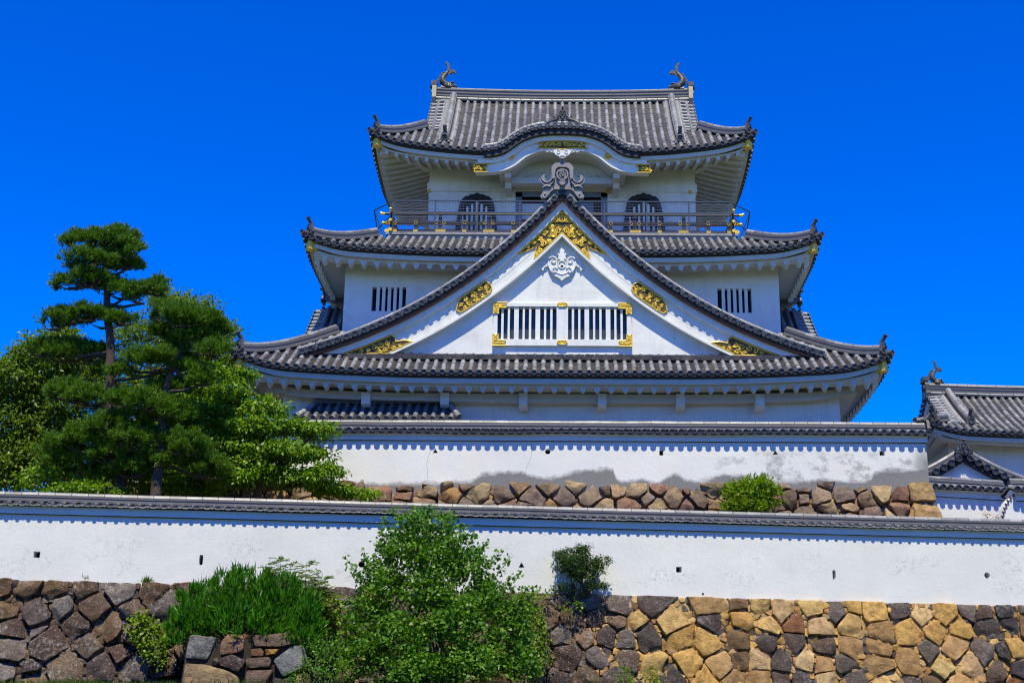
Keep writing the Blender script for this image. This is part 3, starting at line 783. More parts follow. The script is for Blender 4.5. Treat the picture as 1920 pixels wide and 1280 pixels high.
gold_plate([(-.95+CX,zc-.45),(CX+.95,zc-.45),(CX+.70,zc-.57),(CX+.86,zc-.70),(CX+.2,zc-.70),(CX,zc-.755),(CX-.2,zc-.70),(CX-.86,zc-.70),(CX-.70,zc-.57)], 39.205,
    [(CX+sg*x, zc-.575, .085, sg) for x in (.12,.30,.48,.66) for sg in (-1,1)], "gold_fitting", kg, th=.02)
for sg in (-1, 1):
    x0, x1 = CX+sg*2.52, CX+sg*3.0; zq = 18.22-.58
    gold_plate([(x0, zq+.13), (x1, zq+.13), (x1-sg*.05, zq), (x1, zq-.15), (x0+sg*.02, zq-.15), (x0+sg*.10, zq)], 39.20, [(x0+sg*d, zq-.01, .075, sg) for d in (.17,.31,.42)], "gold_fitting", kg, th=.018)
    b = MB(); pb_ = U(958 if sg < 0 else 1140, 292, 39.2); bx, bz = pb_.x, pb_.z
    b.disc((bx, 39.20, bz), (0,-1,0), .125, .05, 20); b.disc((bx, 39.17, bz), (0,-1,0), .06, .04, 14); b.build("gold_boss", M['gold'], kg)
b = MB()
pend = [(-.28,-.745),(.28,-.745),(.29,-.84),(.24,-.93),(.12,-.99),(.05,-1.03),(0,-1.05),(-.05,-1.03),(-.12,-.99),(-.24,-.93),(-.29,-.84)]
b.prism([(CX+x, 39.20, zc+z) for x, z in pend], (0,.06,0))
for sg in (-1,1):
    lace = [(.22,-.735),(.85,-.72),(.72,-.80),(.62,-.79),(.52,-.84),(.42,-.82),(.30,-.86)]
    b.prism([(CX+sg*x, 39.22, zc+z) for x, z in (lace if sg < 0 else lace[::-1])], (0,.05,0))
    scroll(b, (CX+sg*.15, 39.19, zc-.85), (sg,0,0), (0,0,1), .09, 1.0, 1, .02, 1.2)
    for i in range(4): scroll(b, (CX+sg*(.34+.12*i), 39.21, zc-.77), (sg,0,0), (0,0,1), .05, 1.0, 1, .014, 1.2)
b.build("pendant_ornament", M['plaster'], kg, smooth=False)
b = MB(); crest_end(b, (CX, 38.92, 18.22+.86+.34), .62, .5); 
for sg in (-1,1):
    b.tube([(CX+sg*.2, 38.95, zc+.26), (CX+sg*.38, 38.95, zc+.20), (CX+sg*.52, 38.95, zc+.13), (CX+sg*.60, 38.95, zc+.17)], [.08,.06,.05,.03], 7)
b.build("ridge_end_tile", M['oni'], kg)

# --- top storey: band, bosses, bell windows, door
m = MB(); m.box(CX-4.73, CX+4.73, W3Y-.05, W3Y, 17.40, 17.72); m.box(CX-4.74, CX+4.74, W3Y-.06, W3Y, 15.4, 15.62)
for sg in (-1, 1): m.box(min(CX+sg*4.67, CX+sg*4.73), max(CX+sg*4.67, CX+sg*4.73), W3Y, 2*CYc-W3Y, 17.40, 17.72)
m.build("wall_band", M['plaster'], w3, smooth=False)
for u, v in ((804,357),(957,357),(1140,359),(1294,359),(801,428),(967,428),(1143,430)):
    p = U(u, v, W3Y-.07); m = MB()
    m.disc(p, (0,-1,0), .075, .04, 6 if v < 400 else 14); m.disc(p - Y3*.025, (0,-1,0), .04, .03, 8); m.build("gold_boss", M['gold'], w3)
def bell(t, w, h):        # half outline of a cusped window, t 0 (bottom) .. 1 (top)
    pass
for u0 in (894, 1207):
    c = U(u0, 400, W3Y).x; zb, ztop = 15.5, U(u0, 363, W3Y).z
    half = [(.80,0),(.75,.3),(.70,.7),(.66,1.0),(.62,1.28),(.575,1.47),(.50,1.60),(.39,1.70),(.33,1.69),(.22,1.76),(.12,1.76),(0,1.82)]
    kz = (ztop - zb)/1.82
    out = [(c+x, zb+z*kz) for x, z in half] + [(c-x, zb+z*kz) for x, z in half[::-1][1:]]
    inn = [(c+x*.78, zb+min(z, 1.82)*kz*.89) for x, z in half] + [(c-x*.78, zb+z*kz*.89) for x, z in half[::-1][1:]]
    m = MB(); m.grid([[(x, W3Y, z) for x, z in out], [(x, W3Y-.09, z) for x, z in out], [(x, W3Y-.09, z) for x, z in inn], [(x, W3Y+.0, z) for x, z in inn]], 0)
    m.add([(x, W3Y-.012, z) for x, z in inn], [tuple(range(len(inn)))], 1)
    wn = m.build("bell_window", [M['black'], M['dark']], w3, smooth=False)
    m = MB()
    for i in range(7):
        x = c + (i-3)*.165; zz = zb + kz*(1.50 - .10*abs(i-3) - (.25 if abs(i-3) == 3 else 0))
        m.prism([(x-.038, W3Y-.06, zb), (x+.038, W3Y-.06, zb), (x+.038+( .0), W3Y-.06, zz-.03), (x, W3Y-.06, zz+.02), (x-.038, W3Y-.06, zz-.03)], (0,.045,0))
    m.build("window_bars", M['plaster'], wn, smooth=False)
m = MB()
for x0, x1, z0, z1 in ((-1.62,-1.40,15.4,17.36),(1.36,1.58,15.4,17.36),(-1.62,1.58,17.20,17.39)): m.box(CX+x0, CX+x1, W3Y-.04, W3Y+.2, z0, z1)
dr = m.build("door_frame", M['doorf'], w3, smooth=False)
m = MB(); m.box(CX-1.40, CX-.3, W3Y+.10, W3Y+.13, 16.42, 17.0); m.build("pale_panel", M['screen'], dr, smooth=False)
m = MB(); m.box(CX+.35, CX+1.1, W3Y+.12, W3Y+.16, 15.4, 17.05); m.build("sliding_door", M['doorf'], dr, smooth=False)

# --- side gables on the lower roof
for sg in (-1, 1):
    mp = MB(); kids = []; zr2 = 13.3; half = 2.9; zl = 10.75; SGY = 41.3
    zf = lambda x, q: (zr2-zl)*prof(max(0,q)/half, .22)
    for sy in (-1, 1):
        m, me = MB(), MB(); kids.append((m, me)); f = RoofSide((CX + sg*7.0, SGY+sy*half, zl), X3*sg, Y3*-sy, 1.7, zf, lambda x: half)
        f.tiles(m, mp, me, smin=0.0, smax=1.30, endcap=False)
        for q in np.arange(.15, 2.8, .19):
            pa = f.P(1.05, q, .07); pb = f.P(1.48, q, .04); m.tube([pa, pb - X3*sg*.05], .078, 10); me.disc(pb + X3*sg*.015, X3*sg, .088, .04, 12)
        m.tube([f.P(1.0, q, .09) for q in np.linspace(0, 2.8, 14)], .075, 8)
    sgab = mp.build("side_gable", M['pan'], keep, smooth=False); 
    for m, me in kids: m.build("round_tiles", M['round'], sgab); me.build("verge_end_tiles", M['end'], sgab)
    m = MB(); ys = np.linspace(-half, half, 21)
    m.prism([(CX+sg*8.1, SGY+y, zl-.1+zf(0, half-abs(y))) for y in ys] + [(CX+sg*8.1, SGY+half, zl-.6), (CX+sg*8.1, SGY-half, zl-.6)], (-sg*.2,0,0))
    m.build("gable_wall", M['plaster'], sgab, smooth=False)
    m = MB(); ridge(m, [(CX+sg*x, SGY, zr2+.02+.5*max(0,(x-7.5))**2) for x in np.linspace(6.9, 8.2, 9)], .34, .32, .09, 5); m.build("main_ridge", [M['noshi'], M['cap']], sgab)
    m = MB(); finial(m, (CX+sg*8.2, SGY, zr2+.22), (sg,0,0), .9); m.build("ridge_end_tile", M['oni'], sgab)

# --- the broad front gable
GX = CX
tab = [(9,367),(42,399),(77,433),(111,465),(177,515),(220,543),(280,577),(338,605),(400,631),(431,642),(462,652),(500,662)]
gp = [(U(1053-dx, v, 36.42), U(1053+dx, v+dx*.0094, 36.42)) for dx, v in tab]
gxs = [(b.x-a.x)/2 for a, b in gp]; gzs = [(a.z+b.z)/2 for a, b in gp]
co_ = np.polyfit(gxs, gzs, 4)
RAKE = [(x, float(np.polyval(co_, max(x, .15))) + (0 if x >= .15 else (x-.15)*float(np.polyval(np.polyder(co_), .15)))) for x in np.linspace(-1.6, 8.0, 97)]
APEX = float(np.interp(0, [p[0] for p in RAKE], [p[1] for p in RAKE]))
m = MB()
R0 = [p for p in RAKE if p[0] >= -1e-6]
for sg in (-1, 1):
    m.grid([[(GX+sg*x, 36.42, z+.0), (GX+sg*x, 36.42, z+.03), (GX+sg*x, 39.42 if z > 14.0 else 38.7, z+.03)] for x, z in R0])
gable = m.build("front_gable", M['pan'], keep)
rs = resample(R0, 400); LG = sum(math.hypot(rs[i+1][0]-rs[i][0], rs[i+1][1]-rs[i][1]) for i in range(399)); nd2 = int(LG/.272)
for sg in (-1, 1):
    m = MB(); me = MB(); mc = MB()
    for i in range(nd2):
        x, z = rs[int((i+.45)/nd2*399)]
        m.tube([(GX+sg*x, 36.45, z), (GX+sg*x, 37.0, z+.0)], .074, 10); me.disc((GX+sg*x, 36.385, z), (0,-1,0), .088, .05, 14)
        x2, z2 = rs[int((i+.95)/nd2*399)]; x3, z3 = rs[int((i+1.15)/nd2*399) if i < nd2-1 else 399]; x1, z1 = rs[int((i+.72)/nd2*399)]
        me.prism([(GX+sg*x1, 36.41, z1+.02), (GX+sg*x3, 36.41, z3+.02), (GX+sg*(x3-.02), 36.41, z3-.05), (GX+sg*x2, 36.41, z2-.10), (GX+sg*(x1-.02), 36.41, z1-.05)], (0,.06,0))
        # verge cap tile above the discs, one per disc
        pa, pb = rs[int(i/nd2*399)], rs[min(399, int((i+.97)/nd2*399))]
        n_ = 3; row = []
        for j in range(n_+1):
            f = j/n_; px_, pz_ = pa[0]+(pb[0]-pa[0])*f, pa[1]+(pb[1]-pa[1])*f; row.append((GX+sg*px_, 36.50, pz_+.125))
        mc.tube(row, [.085, .083, .081, .078], 8)
    m.build("round_tiles", M['round'], gable); me.build("verge_end_tiles", M['end'], gable); mc.build("verge_cap_tiles", M['cap'], gable)
# ridge of the gable running back
m = MB(); ridge(m, [(GX, y, APEX+.12) for y in np.linspace(36.55, 39.42, 9)], .34, .3, .09, 4); m.build("main_ridge", [M['noshi'], M['cap']], gable)
m = MB(); crest_end(m, (GX, 36.36, APEX+.30), 1.32, 1.0); m.build("ridge_end_tile", M['crest'], gable)
m = MB(); band(m, RAKE, .075, .12, 36.44, 37.0, GX); m.build("dark_board", M['black'], gable)
m = MB(); band(m, RAKE, .118, .19, 36.48, 37.0, GX); m.build("verge_board", M['brown'], gable)
ZG = 10.33
m = MB(); band(m, RAKE, .17, .375, 36.60, 36.95, GX, ZG); m.build("upper_bargeboard", M['plaster'], gable)
m = MB(); band(m, RAKE, .37, .66, 36.715, 36.95, GX, ZG); band(m, RAKE, .655, .93, 36.722, 36.95, GX, ZG); band(m, RAKE, .885, .955, 36.675, 36.95, GX, ZG); m.build("bargeboard", M['plaster'], gable)
# gable wall with its barred window
WG = 36.93
def offz(d):
    c = offset_curve(RAKE, d); return lambda x: float(np.interp(abs(x), [p[0] for p in c], [p[1] for p in c]))
oz = offz(.90)
ow = [(U(933,600,WG).x, U(1043.6,600,WG).x), (U(1065,600,WG).x, U(1175,600,WG).x)]
oz0, oz1 = U(1053, 637.5, WG).z, U(1053, 576, WG).z
m = MB(); xs = sorted({*np.linspace(-6.2, 6.2, 63).tolist(), *[v-GX for w in ow for v in w]})
for i in range(len(xs)-1):
    a, b = xs[i], xs[i+1]; xm = GX+(a+b)/2
    def quad(za, zb, zc_, zd): m.add([(GX+a, WG, za), (GX+b, WG, zb), (GX+b, WG, zc_), (GX+a, WG, zd)], [(0,1,2,3)])
    ta, tb = max(oz(a), ZG-.1), max(oz(b), ZG-.1)
    if any(w[0] < xm < w[1] for w in ow): quad(ZG-.1, ZG-.1, oz0, oz0); quad(oz1, oz1, tb, ta)
    else: quad(ZG-.1, ZG-.1, tb, ta)
for w in ow:
    q = [(w[0],oz0),(w[1],oz0),(w[1],oz1),(w[0],oz1)]
    m.grid([[(x,WG,z) for x,z in q],[(x,WG+.22,z) for x,z in q]], 0, True); m.add([(x,WG+.22,z) for x,z in q], [(0,1,2,3)], 1)
m.build("gable_wall", [M['plaster'], M['glass']], gable, smooth=False)
fx0, fx1, fz0, fz1 = U(925,600,WG-.08).x, U(1184,600,WG-.08).x, U(1053,648,WG-.08).z, U(1053,568.5,WG-.08).z
m = MB()
m.box(fx0, fx1, WG-.09, WG-.002, oz1, fz1); m.box(fx0, fx1, WG-.09, WG-.002, fz0, oz0); m.box(fx0, ow[0][0], WG-.088, WG-.002, oz0, oz1); m.box(ow[1][1], fx1, WG-.088, WG-.002, oz0, oz1)
m.box(ow[0][1], ow[1][0], WG-.088, WG-.002, oz0, oz1)
win = m.build("barred_window", M['plaster'], gable, smooth=False)
for w in ow:
    m = MB(); W_ = w[1]-w[0]
    for c, t in ((.084,.04),(.192,.036),(.32,.078),(.444,.036),(.552,.038),(.682,.078),(.806,.036),(.912,.038)):
        x = w[0]+W_*c; hw = W_*t/2; m.box(x-hw, x+hw, WG-.05, WG+.06, oz0, oz1)
    m.build("window_bars", M['plaster'], win, smooth=False)
random.seed(7)
tw = ow[0][0]-fx0
for sx in (0, 1):
    for sz in (0, 1):
        x0, z0 = (fx0, fx1)[sx], (fz0, fz1)[sz]; dx, dz = (1,-1)[sx], (1,-1)[sz]; e = -.008
        L_ = [(x0+dx*e,z0+dz*e),(x0+dx*.40,z0+dz*e),(x0+dx*.35,z0+dz*.07),(x0+dx*.40,z0+dz*.155),(x0+dx*.165,z0+dz*.155),(x0+dx*.165,z0+dz*.36),(x0+dx*.08,z0+dz*.31),(x0+dx*e,z0+dz*.36)]
        gold_plate(L_ if sx == sz else L_[::-1], WG-.115, [(x0+dx*.08,z0+dz*.08,.05,1),(x0+dx*.19,z0+dz*.08,.05,-1),(x0+dx*.29,z0+dz*.08,.045,1),(x0+dx*.08,z0+dz*.19,.05,1),(x0+dx*.08,z0+dz*.27,.04,-1)], "gold_fitting", win, base='gold', th=.013)
for zc_ in ((fz0+oz0)/2, (fz1+oz1)/2):
    c = (ow[0][1]+ow[1][0])/2
    gold_plate([(c-.16,zc_),(c-.10,zc_+.06),(c+.10,zc_+.06),(c+.16,zc_),(c+.10,zc_-.06),(c-.10,zc_-.06)], WG-.115, [(c-.07,zc_,.04,1),(c+.07,zc_,.04,-1)], "gold_fitting", win, base='gold', th=.013)
# gold plates on the bargeboards
def rake_poly(d0, d1, f0, f1, n=12, e0=0.0, e1=0.0):
    a = resample(clipz(offset_curve(RAKE, d0), ZG), 300); b = resample(clipz(offset_curve(RAKE, d1), ZG), 300)
    i0, i1 = int(f0*299), int(f1*299)
    return a, b
def arc_pt(d, x):   # point on the offset curve whose x is given
    c = clipz(offset_curve(RAKE, d), ZG-1); return (x, float(np.interp(x, [p[0] for p in c], [p[1] for p in c])))
mb = MB()
topc = [arc_pt(.40, x) for x in np.linspace(0, 1.36, 8)]; botc = [arc_pt(.87, x) for x in np.linspace(0, .86, 6)]
out = topc + [(1.05, arc_pt(.52, 1.05)[1]-.02), (.80, arc_pt(.60,.80)[1]-.03), (.86, botc[-1][1]-.0)] + botc[::-1][1:]
for sg in (-1, 1):
    mb.prism([(GX+sg*x, 36.70, z) for x, z in (out if sg < 0 else out[::-1])], (0,.014,0), 0)
nb = len(mb.m)
for sg in (-1, 1):
    for c in (topc, botc): mb.tube([(GX+sg*x, 36.69, z) for x, z in c], .026, 6)
    mb.tube([(GX+sg*x, 36.69, z) for x, z in (topc[-1], out[8], out[9], out[10])], .02, 6)
    for x, d, r, h in ((.16,.46,.10,1),(.34,.50,.085,-1),(.52,.50,.09,1),(.70,.50,.075,-1),(.88,.47,.06,1),(1.05,.455,.045,-1),(.12,.74,.10,-1),(.28,.70,.11,1),(.42,.78,.08,-1),(.56,.72,.09,1),(.70,.78,.075,-1),(.80,.80,.05,1),(.30,.60,.05,1),(.62,.61,.05,-1)):
        p = arc_pt(d, x); scroll(mb, (GX+sg*x, 36.685, p[1]), (sg,0,0), (0,0,1), r*1.0, 1.4, h, .027, 1.0+x*7)
        for dx_, dz_, rr_ in ((.8,-.55,.5),(-.7,.6,.45),(.1,.95,.4)): scroll(mb, (GX+sg*(x+r*dx_), 36.69, p[1]+r*dz_), (sg,0,0), (0,0,1), r*rr_, 1.1, -h, .018, x*9+dx_*5)
cz_ = arc_pt(.60, 0.0)[1] + .12
mb.tube([(GX+math.cos(t)*.165, 36.67, cz_+math.sin(t)*.165) for t in np.linspace(0, 6.2832, 25)], .02, 6)
for (x0, z0, x1, z1) in ((-.06,.09,.08,.115),(-.11,.03,.11,.04),(0,.10,0,-.12),(0,.03,-.10,-.06),(0,.03,.10,-.06)):   # the crest character
    mb.tube([(GX+x0, 36.665, cz_+z0), (GX+x1, 36.665, cz_+z1)], .014, 5)
mb.m[nb:] = [1]*(len(mb.m)-nb)
b0 = len(mb.m); mb.prism([(GX+math.cos(t)*.16, 36.675, cz_+math.sin(t)*.16) for t in np.linspace(0, 6.2832, 25)[:-1]], (0,.01,0), 0)
mb.build("gold_fitting", [M['lacquer'], M['gold']], gable)
for sg in (-1, 1):
    # oval plates half way down
    xa, xb = 2.36, 3.22
    tp = [arc_pt(.43, x) for x in np.linspace(xa+.02, xb-.12, 6)]; bt = [arc_pt(.82, x) for x in np.linspace(xa-.12, xb-.28, 6)]
    pl = tp + [arc_pt(.52, xb-.02), arc_pt(.66, xb+.02), arc_pt(.80, xb-.10)] + bt[::-1] + [arc_pt(.72, xa-.20), arc_pt(.56, xa-.12)]
    gold_plate([(GX+sg*x, z) for x, z in (pl if sg < 0 else pl[::-1])], 36.690,
        [(GX+sg*x, arc_pt(d, x)[1], r, h) for x, d, r, h in ((2.32,.62,.10,1),(2.52,.53,.09,-1),(2.72,.55,.10,1),(2.94,.55,.085,-1),(3.08,.62,.07,1),(2.45,.75,.07,-1),(2.64,.72,.08,1),(2.84,.73,.08,-1),(2.98,.76,.06,1),(2.28,.76,.06,1))], "gold_fitting", gable, th=.022)
    # triangles at the feet
    x0, x1, x2 = 4.92, 6.5, 5.35
    tp = [arc_pt(.40, x) for x in np.linspace(5.2, 6.62, 6)]
    bt = [arc_pt(.86, x) for x in np.linspace(4.55, 5.12, 4)]
    pl = [arc_pt(.52, 5.28), (5.05, arc_pt(.66, 5.05)[1])] + tp[:0] 
    pl = tp + [(6.60, ZG+.02), (5.30, ZG+.02)] + bt[::-1] + [(4.80, arc_pt(.72, 4.80)[1]), (5.06, arc_pt(.64, 5.06)[1]), (5.08, arc_pt(.52,5.08)[1])]
    pl = [(x, max(z, ZG+.015)) for x, z in pl]
    gold_plate([(GX+sg*x, z) for x, z in (pl if sg < 0 else pl[::-1])], 36.690,
        [(GX+sg*x, ZG+z, r, h) for x, z, r, h in ((5.30,.36,.09,1),(5.50,.28,.10,-1),(5.70,.22,.09,1),(5.90,.16,.07,-1),(6.08,.12,.05,1),(5.36,.16,.08,-1),(5.55,.10,.06,1),(5.12,.22,.07,1),(4.92,.26,.05,-1))], "gold_fitting", gable, th=.022)
# white pendant below the apex
m = MB(); pz = U(1053, 497, 36.85).z; k = 1/61.5
def PP(x, z): return (GX + x*k, 36.83, pz + z*k)
def pris(pts, y=0, t=.08): m.prism([Vector(PP(x, z)) + Y3*y for x, z in pts], (0, t, 0))
pris([(-5,30),(0,36),(5,30),(4,24),(9,24),(6,18),(9,12),(3,12),(3,-6),(-3,-6),(-3,12),(-9,12),(-6,18),(-9,24),(-4,24)])
body = [(0,-32),(6,-26),(14,-22),(20,-15),(24,-8),(27,0),(27,8),(22,14),(15,15),(12,9),(15,5),(10,0),(4,-3),(0,0),(-4,-3),(-10,0),(-15,5),(-12,9),(-15,15),(-22,14),(-27,8),(-27,0),(-24,-8),(-20,-15),(-14,-22),(-6,-26)]
pris(body[::-1])
for sg in (-1, 1):
    w = [(26,8),(34,4),(38,-3),(43,-4),(44,-12),(39,-8),(36,-12),(34,-5),(28,-2)]
    pris([(sg*x, z) for x, z in (w if sg > 0 else w[::-1])], .02)
    scroll(m, Vector(PP(sg*17, 8)) - Y3*.02, (sg,0,0), (0,0,1), 9*k, 1.1, 1, .03, 0.5); scroll(m, Vector(PP(sg*14, -12)) - Y3*.02, (sg,0,0), (0,0,1), 7*k, 1.1, -1, .026, 2.5)
    m.tube([PP(sg*x, z) for x, z in ((0,-20),(8,-17),(16,-12))], .025, 6)
m.disc(Vector(PP(0, 1)) - Y3*.03, (0,-1,0), 8.5*k, .06, 16)
m.build("pendant_ornament", M['plaster'], gable, smooth=False)
# flat course of tiles where the gable meets the lower roof
m = MB()
for i in range(44):
    x0 = -6.6 + .3*i
    m.box(GX+x0+.005, GX+x0+.295, 36.44 + .012*((i*7) % 3), 37.0, ZG-.20, ZG-.10+.006*(i % 2)); m.box(GX+x0+.105, GX+x0+.395, 36.52+.01*((i*5) % 3), 37.0, ZG-.095, ZG-.012)
m.build("flashing_tiles", M['pan'], gable, smooth=False)

# --- balcony
BZ = 15.30; BY = 39.42; BX = 5.93; BYb = 2*CYc - BY
m = MB(); m.box(CX-BX, CX+BX, BY, BYb, BZ, BZ+.09); m.box(CX-BX+.06, CX+BX-.06, BY+.06, BYb-.06, BZ-.22, BZ-.002)
balc = m.build("balcony", M['cap'], keep, smooth=False); balc['label'] = "narrow balcony round the top storey"
m = MB()
def gold(f):
    g = MB(); f(g); g.build('gold_fitting', M['gold'], balc)
ry = BY + .16; rx = BX - .16
def rail(z, r, sq, over):
    for (a, b) in (((CX-rx-over, ry, z), (CX+rx+over, ry, z)), ((CX-rx, ry-over, z), (CX-rx, BYb-.16, z)), ((CX+rx, ry-over, z), (CX+rx, BYb-.16, z))):
        a, b = Vector(a), Vector(b)
        if sq:
            d = (b-a).normalized(); t = d.cross(Z3)*r; m.prism([a-t-Z3*r, a+t-Z3*r, a+t+Z3*r, a-t+Z3*r], b-a)
        else: m.tube([a, b], r, 10)
        if over:
            d = (a-b).normalized()
            for e, q in ((a, d), (b, -d)):
                if e.y > BYb-.5: continue
                up = Z3*.05 if not sq else Z3*0
                gold(lambda g: g.tube([e - q*.10, e + q*.0, e + q*.06 + up], [r*1.06, r*1.12, r*1.0], 10))
rail(BZ+.80, .042, False, .34); rail(BZ+.47, .05, True, .26); rail(BZ+.16, .055, True, .16)
np_ = 15
for i in range(np_):
    x = CX - rx + 2*rx*i/(np_-1)
    big = i % 2 == 0
    m.box(x-.055, x+.055, ry-.045, ry+.045, BZ+.09, BZ+(.80 if big else .47))
    if big:
        gold(lambda g: g.box(x-.19, x+.19, ry-.07, ry+.07, BZ+.095, BZ+.235))
        for dx in (-.13, .13): gold(lambda g: g.disc((x+dx, ry-.062, BZ+.47), (0,-1,0), .06, .03, 10))
    else:
        gold(lambda g: g.disc((x, ry-.064, BZ+.47), (0,-1,0), .065, .03, 10)); gold(lambda g: g.box(x-.07, x+.07, ry-.07, ry+.07, BZ+.10, BZ+.23))
for sg in (-1, 1):
    for y in np.linspace(ry, BYb-.3, 8)[1:]: m.box(CX+sg*rx-.05, CX+sg*rx+.05, y-.05, y+.05, BZ+.09, BZ+.8)
    gold(lambda g: g.box(CX+sg*rx-.075, CX+sg*rx+.075, ry-.075, ry+.075, BZ+.10, BZ+.30)); gold(lambda g: g.box(CX+sg*rx-.07, CX+sg*rx+.07, ry-.07, ry+.07, BZ+.40, BZ+.54))
m.build("wooden_railing", M['rail'], balc, smooth=False)
m, w = MB(), MB(); fy = BY + .03; fz = U(900, 377, fy).z
xsp = [CX-5.72] + [CX-5.72+ (11.44)*i/8 for i in range(1, 9)]
for x in xsp: m.box(x-.025, x+.025, fy-.02, fy+.03, BZ-.1, fz)
m.box(CX-5.74, CX+5.74, fy-.02, fy+.02, fz-.02, fz+.02); m.box(CX-5.74, CX+5.74, fy-.018, fy+.018, BZ+.80-.02, BZ+.80+.02)
for sg in (-1, 1):       # returns at the corners, leaning outward
    a = Vector((CX+sg*5.72, fy, fz)); b = Vector((CX+sg*6.5, fy+.9, fz+.0)); c = Vector((CX+sg*6.25, fy+.9, BZ-.05)); d = a.copy(); d.z = BZ+.75
    for p, q in ((a, b), (b, c), (d, b.lerp(c, .55)), (b, b + Vector((0, 5, 0))), (c, c + Vector((0, 5, 0)))): m.tube([p, q], .022, 6)
nz = 12
for i in range(nz):
    z = BZ + .05 + (fz-BZ-.05)*i/nz
    w.box(CX-5.72, CX+5.72, fy-.005, fy+.005, z-.0045, z+.0045)
for i in range(120):
    x = CX-5.72 + 11.44*i/120; w.box(x-.0018, x+.0018, fy+.006, fy+.011, BZ, fz)
fen = m.build("safety_fence", M['steel'], balc, smooth=False); w.build("wire_mesh", M['wire'], fen, smooth=False)

# --- small tiled roof over the bay of the ground storey
by0, bz0 = 35.80, U(700, 785, 35.80).z; bl, br = U(553, 786, 35.80).x, U(862, 786, 35.80).x; BRN = W1Y-.05-by0; BRI = U(700, 756, W1Y-.1).z - bz0
m, mp, me = MB(), MB(), MB(); hb = (br-bl)/2
f = RoofSide(((bl+br)/2, by0, bz0), X3, Y3, hb, lambda x, q: BRI*prof(max(0,q)/BRN,.15), lambda x: min(BRN, (hb-abs(x))*2.4+.25))
f.tiles(m, mp, me)
bay = mp.build("bay_roof", M['pan'], keep, smooth=False); m.build("round_tiles", M['round'], bay); me.build("eave_end_tiles", M['end'], bay)
m = MB(); ridge(m, [(x, W1Y-.10, bz0+BRI-.02) for x in np.linspace(bl+.45, br-.45, 12)], .24, .12, .06, 3)
for sg, xe in ((-1, bl), (1, br)):
    ridge(m, [(xe - sg*(.02+.45*t), by0+.05+(BRN-.08)*t, bz0+.03+BRI*prof(t,.15)) for t in np.linspace(0, 1, 7)], .16, .06, .075, 2)
m.build("main_ridge", [M['noshi'], M['cap']], bay)
m = MB(); m.box(bl+.2, br-.2, by0+.3, W1Y, ZB-1, bz0-.02); m.build("bay_wall", M['plaster'], bay, smooth=False)
# ------------------------------------------------------------------ coped plaster walls
def coped_wall(root, xa, xb, z0, zline, zeave, ov, pitch, r, mat, polys=(), thick=.5, rh=.16, rise=.18, em='end', batter_end=0.0, back=True, layers=4, rw=.26):
    L = dict(parent=root, local=True)
    m = MB(); wall_panel(m, (0,0,0), X3, -Y3, xa, xb, z0, zline, (), polys, .3)
    wall_panel(m, (0,thick,0), -X3, Y3, -xb, -xa, z0, zline); m.add([(xb,0,z0),(xb,thick,z0),(xb,thick,zline),(xb,0,zline)], [(0,1,2,3)]); m.add([(xa,thick,z0),(xa,0,z0),(xa,0,zline),(xa,thick,zline)], [(0,1,2,3)])
    body = m.build("wall_body", [M[mat], M['dark']], smooth=False, **L)
    m = MB(); m.box(xa-.03, xb+.03, -.055, thick+.055, zline, zeave-.10); m.build("cornice", M[mat], smooth=False, **L)
    m = MB(); m.box(xa-.02, xb+.02, -.045, -.004, zline-.014, zline-.002); m.build('dark_strip', M['black'], parent=body, smooth=False, local=True)  # thin black strip along the wall just below the cornice
    mr, mp, me = MB(), MB(), MB(); run = ov + thick/2
    c = (xa+xb)/2; E = (xb-xa)/2 + .08
    for o, a, b, st in (((c,-ov,zeave), X3, Y3, .13), ((c,thick+ov,zeave), -X3, -Y3, .4)):
        if st == .4 and not back: continue
        RoofSide(o, a, b, E, lambda x, q: rise*prof(max(0,q)/run, .1) + .022*noise.noise(Vector((x*.45, 3.1, xa))) + .008*noise.noise(Vector((x*2.1, 1.1, xa))), lambda x: run).tiles(mr, mp, me, r=r, pitch=pitch, step=st, lip_q=.015 if r > .06 else -.042, lip_d=.05 if r > .06 else .015)
    roof = mp.build("tiled_coping", M['pan'], smooth=False, **L)
    mr.build("round_tiles", M['round'], parent=roof, local=True); me.build("eave_end_tiles", M[em], parent=roof, local=True)
    m = MB(); m.prism([(xa-.05,-ov+.05,zeave-.06),(xa-.05,-.05,zeave-.10),(xa-.05,thick+.05,zeave-.10),(xa-.05,thick+ov-.05,zeave-.06),(xa-.05,thick/2,zeave+rise-.06)], (xb-xa+.1,0,0)); m.build("eave_board", M[mat], parent=roof, smooth=False, local=True)
    m = MB(); n = 30; rng = random.Random(int(xa*10))
    ridge(m, [(xa-.06+(xb-xa+.12)*i/n, thick/2, zeave+rise-.01+rng.uniform(-.006,.006)) for i in range(n+1)], rw, rh, .075, layers)
    m.build("ridge", [M['noshi'], M['cap']], parent=roof, local=True)
    return roof

UWO = Vector((0, 33.8, 5.91)); UXR = U(1738, 850, 33.8).x
upper = thing("plaster_wall", "mildewed white plaster wall with tiled coping, standing directly in front of the keep on brown boulders", "wall", UWO, 0)
pol = []
for u, v, s_ in ((816,846,'tri'),(1027,846,'circle'),(1240,848,'rect'),(1454,849,'tri'),(1654,849,'square')):
    p = U(u, v, 33.8); pol.append((p.x, p.z-5.91, .075, s_))
zl = U(1050,826,33.75).z-5.91; ze = U(1050,808,33.63).z-5.91
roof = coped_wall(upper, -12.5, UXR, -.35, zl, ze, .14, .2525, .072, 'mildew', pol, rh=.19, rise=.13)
m = MB(); finial(m, (UXR+.1, .25, ze+.18), (1,0,0), .8); m.tube([(UXR-.15,.25,ze+.42),(UXR+.05,.25,ze+.46)], .09, 10); m.disc((UXR-.16,.24,ze+.44), (-.3,-1,0), .1, .1, 14)
